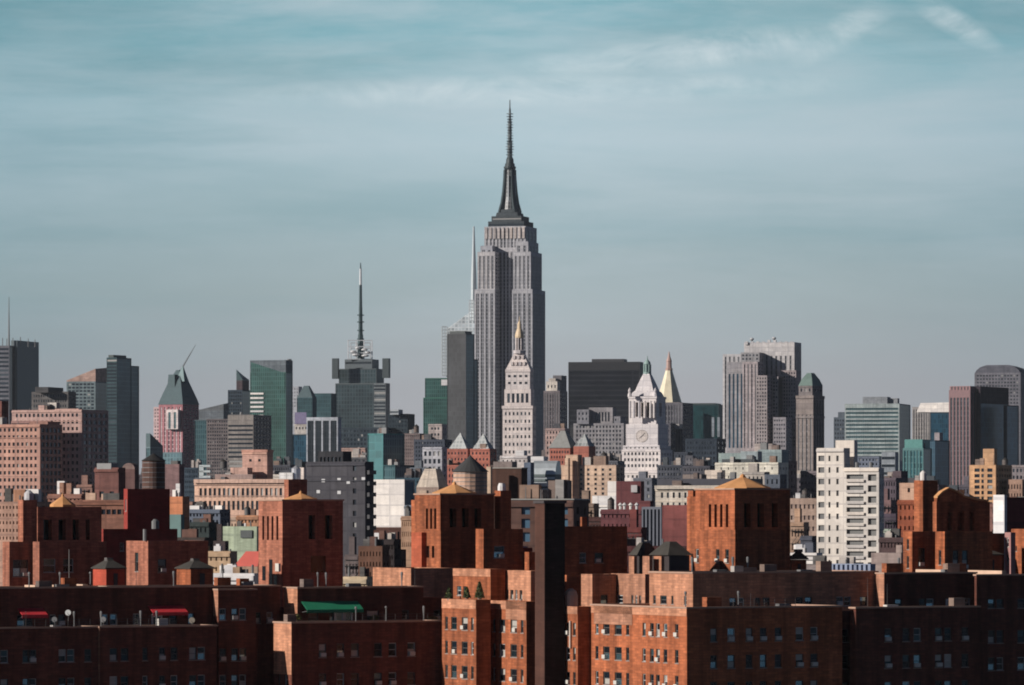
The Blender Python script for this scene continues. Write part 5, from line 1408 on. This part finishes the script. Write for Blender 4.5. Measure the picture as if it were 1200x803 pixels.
b.tier(648, 654.5, 735, 617, BK1, S=('x', [(683, 8), (702, 10)], [(648, 12)]), dD=0)
b.tier(680, 682, 688, 606, BK1, dD=14, name='chimney'); b.done()
b = Bldg('brick_stair_tower', 'tall orange brick tower with four slots and an orange pyramid cap, right of centre', 590, A, 861, near=True)
t = b.tier(815, 861, 926, 574, BK1, F=slots_front((832, 838.6, 845.2, 852), 591, 27, 3.0), S=('x', [(876, 8), (891.5, 8), (908, 7)], [(590, 28)], OPEN), rec=1.1, coping=COP); cone_cap(b, t, 557, .74)
b.tier(805, 832, 850, 582, BK1, dD=8); b.tier(806, 812, 818, 575, BK1, dD=14) 
t2 = b.tier(810, 861.5, 920, 621, BK1, F=('x', [(817, 3.5), (841, 4), (852, 4)], [(644, 16)]), dD=-1.2)
m = MB(); x, y, z = b.at(888, 11, 673); m.lathe([(.16, 0), (.16, wz(632, 600) - z)], 8); b.part('flue_pipe', m, plain((.35, .33, .31)), (x, y - 2.2, z)); b.done()
b = Bldg('brick_stair_tower', 'dark brick tower with three slots under a domed orange cap at right', 600, A, 1098, near=True)
t = b.tier(1093, 1097.5, 1160, 588, BK1, S=('x', [(1113, 6.5), (1126, 8), (1139, 6.5)], [(600, 22)], OPEN), rec=1.1)
sF = lambda px: ((px - 600) / FPX * t.D - t.Xc) / (sin(b.a) - (px - 600) / FPX * cos(b.a))
pr = [(1098, 588.2), (1098, 584), (1104, 578), (1112, 573.5), (1121, 577), (1130, 583), (1142, 586), (1158, 588.2)]
g = [(sF(p), wz(q, t.D) + .02) for p, q in pr]; m = MB(); m.loft([[(u, .0, z) for u, z in g], [(u, .6, z) for u, z in g]]); b.part('gable', m, BK1, (t.x, t.y, 0))
m = MB(); up = [(u, z + .22) for u, z in g[1:]]
for (u0, z0), (u1, z1) in zip(up, up[1:]): m.loft([[(u0, -.12, z0 - .2), (u0, t.L1 * .8, z0 - .2), (u0, t.L1 * .8, z0), (u0, -.12, z0)], [(u1, -.12, z1 - .2), (u1, t.L1 * .8, z1 - .2), (u1, t.L1 * .8, z1), (u1, -.12, z1)]])
b.part('domed_cap', m, T_CONE, (t.x, t.y, 0))
b.tier(1071, 1081.5, 1099, 563, BK1, dD=12, name='chimney')
b.tier(1096, 1107, 1163, 623, BK1, F=('x', [(1101.5, 3)], [(645, 17)]), S=('x', [(1120, 7), (1131, 7)], [(645, 22)]), dD=-6)
b.tier(1058.5, 1069, 1096, 623, BK1, F=('x', [(1064, 2.6)], [(632, 12), (652, 14)]), S=('x', [(1080, 8)], [(642, 22)]), dD=-4)
b.tier(1152, 1155, 1177, 625, BK1, dD=4)
m = MB(); x, y, z = b.at(1085, 12, 563); m.lathe([(.4, 0), (.4, .9), (.1, 1.2)], 10); b.part('chimney_pot', m, WHITE, (x, y + .6, z)); b.done()
b = Bldg('white_slab_tower', 'maroon block with a bright white end wall at the right edge', 680, A, 1177, near=True)
b.tier(1164.5, 1177, 1215, 583, wall((.20, .045, .045), .1), F=None)
m = b.tier(1164, 1177, 1178, 580, WHITE, dD=-.6, name='white_wall'); b.done()
b = Bldg('brick_bulkhead', 'orange lit brick bulkhead cut by the right edge', 600, A, 1200, near=True)
b.tier(1185, 1203, 1240, 620, BK1, F=('x', [(1191, 1.5)], [(640, 6), (660, 6)])); b.tier(1177.5, 1184.5, 1190, 624, wall((.5, .26, .24), .1), F=('x', [(1181, 2.6)], [(630, 11), (650, 12)]), dD=-3); b.done()

# ---- second block: green awning
b = Bldg('brick_apartment_block', 'dark brick apartment block with a long green awning over its terrace', 556, A, 342, near=True)
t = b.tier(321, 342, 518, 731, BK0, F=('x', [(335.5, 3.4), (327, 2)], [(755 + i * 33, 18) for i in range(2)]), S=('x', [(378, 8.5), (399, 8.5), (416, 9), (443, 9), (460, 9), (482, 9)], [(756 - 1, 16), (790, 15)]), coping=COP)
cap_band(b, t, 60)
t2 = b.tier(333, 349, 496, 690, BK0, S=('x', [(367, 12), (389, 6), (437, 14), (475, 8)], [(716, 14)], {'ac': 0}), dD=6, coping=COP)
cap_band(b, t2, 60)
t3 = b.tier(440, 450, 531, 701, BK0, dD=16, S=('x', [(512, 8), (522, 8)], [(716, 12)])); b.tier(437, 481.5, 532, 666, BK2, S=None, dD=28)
awning(b, t2, 353, 419, 705, 717, plain((0.015, 0.22, 0.11), .7, var=.1), 'long green awning')
BITS += [(b, t2, 6, 8), (b, t, 4, 9)]; RAILS += [(b, t, .4, .98)]
white_door(b, t2, 397, 11, 716, 731); white_door(b, t2, 408, 10, 716, 731); b.done()

# ---- centre block, its lit faces seen frontally
b = Bldg('brick_apartment_block', 'sunlit orange brick apartment block stepping forward in three wings', 556, A, 558, near=True)
t = b.tier(518, 558, 575, 703, BK1, F=('x', [(523.3, 3), (532, 6.6), (544.5, 7), (553.5, 3)], [(724 + i * 28.6, 15) for i in range(4)])); cap_band(b, t, 11)
t = b.tier(573.5, 617, 632, 705, BK1, F=('x', [(579, 3), (588.5, 7), (602, 7.5), (611.8, 3)], [(727 + i * 29, 15) for i in range(4)]), dD=-4); cap_band(b, t, 10); cap_band(b, t, 22, u0=0, u1=.55)
t = b.tier(661, 677, 693, 711, BK1, F=('x', [(665.5, 5), (673, 3)], [(730 + i * 29, 15) for i in range(4)]), dD=-11); cap_band(b, t, 9)
m = MB(); x, y, z = b.at(669.5, -11, 760); m.lathe([(.12, 0), (.12, wz(728, 545) - z)], 6); b.part('drain_pipe', m, plain((.6, .5, .42)), (t.x - .15, t.y + t.L1 * .47, z))
tC = t = b.tier(693, 805, 987, 713.5, BK1, F=('x', [(699.6, 3.4), (710.5, 7.6), (724.5, 8.2), (735.5, 3.6), (754.8, 3.6), (764, 4.4), (771, 4.4), (779.8, 4.4), (793, 4)], [(732 + i * 30.4, 15.5) for i in range(4)]),
       S=('x', [(836.5, 8), (857, 9), (878, 8), (894.5, 8), (912, 8), (937, 9), (954, 8.5)], [(737 + i * 31.5, 15.5) for i in range(4)], {'ac': .35}), dD=-29, coping=COP)
cap_band(b, t, 9); cap_band(b, t, 22, u0=.56, u1=.97)
# upper storeys behind the terraces
tu = b.tier(531, 575, 592, 667, BK1, F=('x', [(538, 5), (545, 4)], [(688, 11)], {'ac': 0}), dD=10); cap_band(b, tu, 9)
tu = b.tier(590, 622, 634, 669, BK2, F=('x', [(594.5, 3), (599.8, 3.6), (605, 2.6), (610.5, 3)], [(692, 11)], {'ac': 0}), dD=6)
tu = b.tier(681, 694, 722, 673, BK2, F=None, S=('x', [(708, 8)], [(697, 12)]), dD=4)
tu = b.tier(716, 756, 764, 673, BK2, F=('x', [(726.5, 7), (741, 2.5), (745.5, 2.5), (750, 2.5)], [(698, 10)], {'ac': 0}), dD=0)
tu = b.tier(655, 664, 692, 674, BK1, dD=8)
tu = b.tier(761, 812, 1028, 672.5, BK2, F=('x', [(767, 3), (777.5, 7.5), (788, 2.5), (803, 3)], [(699, 10)], {'ac': 0}), dD=-16, S=('x', [(833, 8), (859, 8), (868, 8), (888, 6), (898, 8), (937, 8), (947.5, 8), (984, 8), (993, 8), (1012, 8)], [(701, 11)], {'ac': .1}), coping=COP)
BITS += [(b, tu, 10, 11), (b, tC, 5, 12)]; RAILS += [(b, tC, .3, .7)]
mb = MB(); sF = ((1026 - 600) / FPX * tu.D - tu.Xc) / (sin(b.a) - (1026 - 600) / FPX * cos(b.a)); mb.box(.05, -.06, 5, sF, -.003, tu.z1 - .02)
for (x0, y0_) in ((702, 0),):
    m = MB(); x, y, z = b.at(669, -8, 711); m.lathe([(.75, 0), (.75, 1.2), (.6, 1.7), (.2, 2.0)], 12); b.part('vent_hood', m, plain((.55, .36, .27)), (x, y, z))
b.done()
# the dark chimney stack
b = Bldg('chimney_stack', 'tall square black chimney stack rising through the centre block', 546, A, 638, 'chimney', near=True)
ST_ = wall((.09, .043, .032), .2, course=.4)
t = b.tier(627, 638, 662, 590, ST_, name='shaft')
mb = MB(); mb.box(.02, -.05, 0, t.L2 - .02, -.004, t.z1 - .02); b.part('shaded_side', mb, wall((.035, .028, .028), .5, course=.9, grime=.6), (t.x, t.y, 0))  # shaded face of the stack painted darker than its sunlit face
mb = MB(); mb.box(-.15, -.15, t.z1 + .003, t.L2 + .15, t.L1 + .15, t.z1 + .3); b.part('cap', mb, plain((.06, .05, .05)), (t.x, t.y, 0)); b.done()

# ---- east block
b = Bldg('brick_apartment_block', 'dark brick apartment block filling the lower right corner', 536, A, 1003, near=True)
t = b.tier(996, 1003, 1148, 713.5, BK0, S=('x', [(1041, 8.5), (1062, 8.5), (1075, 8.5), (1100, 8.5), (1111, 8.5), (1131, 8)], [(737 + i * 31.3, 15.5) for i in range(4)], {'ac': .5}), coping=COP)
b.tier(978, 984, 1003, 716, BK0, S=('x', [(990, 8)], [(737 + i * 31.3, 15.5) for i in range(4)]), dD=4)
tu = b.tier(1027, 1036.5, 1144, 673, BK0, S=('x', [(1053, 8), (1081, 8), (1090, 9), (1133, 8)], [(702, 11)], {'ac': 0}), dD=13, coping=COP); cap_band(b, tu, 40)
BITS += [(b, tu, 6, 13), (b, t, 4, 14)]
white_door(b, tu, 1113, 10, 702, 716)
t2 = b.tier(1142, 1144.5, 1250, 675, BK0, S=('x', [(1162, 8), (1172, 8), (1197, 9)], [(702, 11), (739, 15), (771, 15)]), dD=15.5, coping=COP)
for (x0, x1, y0, y1, dd) in ((1078, 1111, 668, 675, 22), (1140, 1174, 669, 676, 22)):
    coping_slab(b, tu, x0, x1, y0, y1, dd)
b.done()

# ---- rooftop fittings along the near parapets
def roof_bits(bb, t, n, seed, f0=.03, f1=.97, z=None):
    r = random.Random(seed); z = t.z1 - .8 if z is None else z
    for i in range(n):
        u = t.L2 * r.uniform(f0, f1); v = r.uniform(.8, min(3.0, t.L1 * .8)); k = r.random(); m = MB()
        if k < .35: m.lathe([(.07, z), (.07, z + r.uniform(1.2, 2.4)), (.16, z + 2.42), (.12, z + 2.6)], 7, u, v); nm, mt = 'vent_pipe', METAL
        elif k < .6:
            w = r.uniform(.4, .8); m.box(u - w, v - .4, z, u + w, v + .4, z + r.uniform(1.1, 1.7)); nm, mt = 'condenser', r.choice([ACM, METAL, CLUT[0]])
        elif k < .8:
            h = r.uniform(2.0, 4.2); m.lathe([(.03, z), (.02, z + h)], 5, u, v)
            for q in range(3): m.bar((u - .5 + q * .05, v, z + h - .2 - q * .25), (u + .5 - q * .05, v, z + h - .2 - q * .25), .018, 4)
            nm, mt = 'aerial', FRAME
        else:
            w = r.uniform(.5, 1.1); m.box(u - w, v - .5, z, u + w, v + .5, z + r.uniform(1.4, 2.1)); nm, mt = 'roof_hatch', r.choice([BK1, CLUT[1], CLUT[3]])
        bb.part(nm, m, mt, (t.x, t.y, 0))
def railing(bb, t, f0, f1):
    u0, u1 = t.L2 * f0, t.L2 * f1; m = MB(); z = t.z1 + .02
    for k in range(3): m.bar((u0, .15, z + .35 + .3 * k), (u1, .15, z + .35 + .3 * k), .02, 4)
    n = int((u1 - u0) / 1.4) + 1
    for i in range(n + 1): m.bar((u0 + (u1 - u0) * i / n, .15, z - .1), (u0 + (u1 - u0) * i / n, .15, z + .97), .025, 4)
    bb.part('railing', m, FRAME, (t.x, t.y, 0))
for bb, t, n, seed in BITS: roof_bits(bb, t, n, seed)
for bb, t, f0, f1 in RAILS: railing(bb, t, f0, f1)

# ---- planting and dishes on the terraces
LEAF = [plain((.05, .08, .03), .8, var=.4, sc_=4), plain((.16, .15, .04), .8, var=.4, sc_=4)]
def shrub(label, px, y_base, h_px, w_px, D, kind, seed, group='potted plants on the terraces'):
    rnd = random.Random(seed)
    o = bpy.data.objects.new('potted_conifer' if kind == 'cone' else 'potted_shrub', None); col.objects.link(o)
    h = h_px / FPX * D; w = w_px / FPX * D; o.location = (wx(px, D), D, wz(y_base, D)); tag(o, label, 'plant', group)
    m = MB(); m.lathe([(w * .2, -.02), (w * .26, .35), (w * .22, .35)], 10); link('planter', m.mesh('planter', plain((.3, .2, .15))), o)
    m = MB(); m.bar((0, 0, .3), (0, 0, h * .8), .05, 5, .02)
    for k in range(7):
        a_ = k * 2.4; z_ = .4 + h * .1 * k; rr = w * .35 * (1 - k / 8); m.bar((0, 0, z_), (rr * cos(a_), rr * sin(a_), z_ + .3), .025, 4, .01)
    link('trunk', m.mesh('trunk', plain((.08, .05, .03))), o)
    m = MB()
    for k in range(int(500 * h)):
        f = rnd.random() ** (1.3 if kind == 'cone' else .8)
        R_ = (w / 2 * (1 - f) ** .8 + .05) if kind == 'cone' else w / 2 * sqrt(max(.03, 1 - (2 * f - 1) ** 2)) * (.6 + .5 * sin(rnd.random() * 6.3 + seed) ** 2)
        a_ = rnd.random() * 2 * pi; r_ = R_ * rnd.random() ** .4
        p = Vector((r_ * cos(a_), r_ * sin(a_), .35 + f * (h - .35))); s_ = rnd.uniform(.05, .12)
        u = Vector((rnd.uniform(-1, 1), rnd.uniform(-1, 1), rnd.uniform(-1, 1))).normalized() * s_; v = u.orthogonal().normalized() * s_ * .6
        m.m = 0 if rnd.random() < .75 else 1
        m.face([p - u, p - v, p + u, p + v])
    link('foliage', m.mesh('foliage', LEAF if kind == 'cone' else LEAF[::-1]), o)
shrub('tall dark potted conifer on the terrace above the sunlit wing', 562, 704, 22, 11, 562, 'cone', 1)
shrub('short dark potted conifer at the left end of the sunlit terrace', 526, 704, 15, 9, 562, 'cone', 2)
shrub('mid height dark potted conifer in the middle of the sunlit terrace', 547, 704, 16, 9, 562, 'cone', 3)
shrub('yellow green bush at the left end of the green awning terrace', 347, 731, 11, 17, 560, 'bush', 4)
shrub('small yellow green bush before the dark window of the awning block', 439, 731, 10, 12, 566, 'bush', 5)
shrub('yellow green bush under the left awning terrace edge', 57, 738, 11, 12, 552, 'bush', 6)
shrub('low pinkish leafy bush left of the yellow bush on the red awning terrace', 47, 738, 6, 10, 551, 'bush', 7)
shrub('leafy bush at the right end of the green awning terrace', 507, 731, 9, 16, 572, 'bush', 8)
def dish(label, px, py, r, D, mat, post=1.2):
    o = bpy.data.objects.new('satellite_dish', None); col.objects.link(o); o.location = (wx(px, D), D, wz(py, D)); tag(o, label, 'satellite dish', 'satellite dishes on the terraces')
    m = MB(); n = 16
    rings = [[(r * f * cos(2*pi*i/n), -.28 + .25 * (1 - f * f) , r * f * sin(2*pi*i/n)) for i in range(n)] for f in (1, .8, .55, .3, .05)]
    m.loft(rings); link('reflector', m.mesh('reflector', mat), o)
    m = MB(); m.bar((0, .05, -.1), (0, .05, -post), .04, 5); link('post', m.mesh('post', FRAME), o)
    m = MB(); m.bar((0, -.1, -r * .9), (0, -.7, 0), .03, 4); link('feed_arm', m.mesh('feed_arm', METAL), o)
dish('round white satellite dish between the two red awnings', 80, 718, .32, 545, plain((.75, .75, .72), .5), .9)
dish('grey satellite dish right of the shorter red awning on the terrace', 64, 726, .3, 545, plain((.2, .2, .2), .5), .9)
dish('grey satellite dish left of the longer red awning', 121, 726, .32, 549, plain((.25, .25, .25), .5), .9)
dish('beige satellite dish right of the longer red awning', 225, 727, .34, 555, plain((.28, .24, .19), .5), .9)

# ================================================================== air between the camera and the city
def haze():
    mb = MB(); mb.box(-9000, -600, -1, 9000, 9500, 520)
    m = bpy.data.materials.new('haze'); m.use_nodes = True; t = m.node_tree; t.nodes.clear()
    v = t.nodes.new('ShaderNodeVolumePrincipled'); v.inputs['Color'].default_value = (.84, .92, 1.0, 1); v.inputs['Density'].default_value = HAZE_D
    v.inputs['Anisotropy'].default_value = 0.0
    o = t.nodes.new('ShaderNodeOutputMaterial'); t.links.new(v.outputs[0], o.inputs['Volume'])
    tag(link('haze', mb.mesh('haze', m)), kind='stuff')
HAZE_D = 0.000012
haze()
print('objects', len(bpy.data.objects))
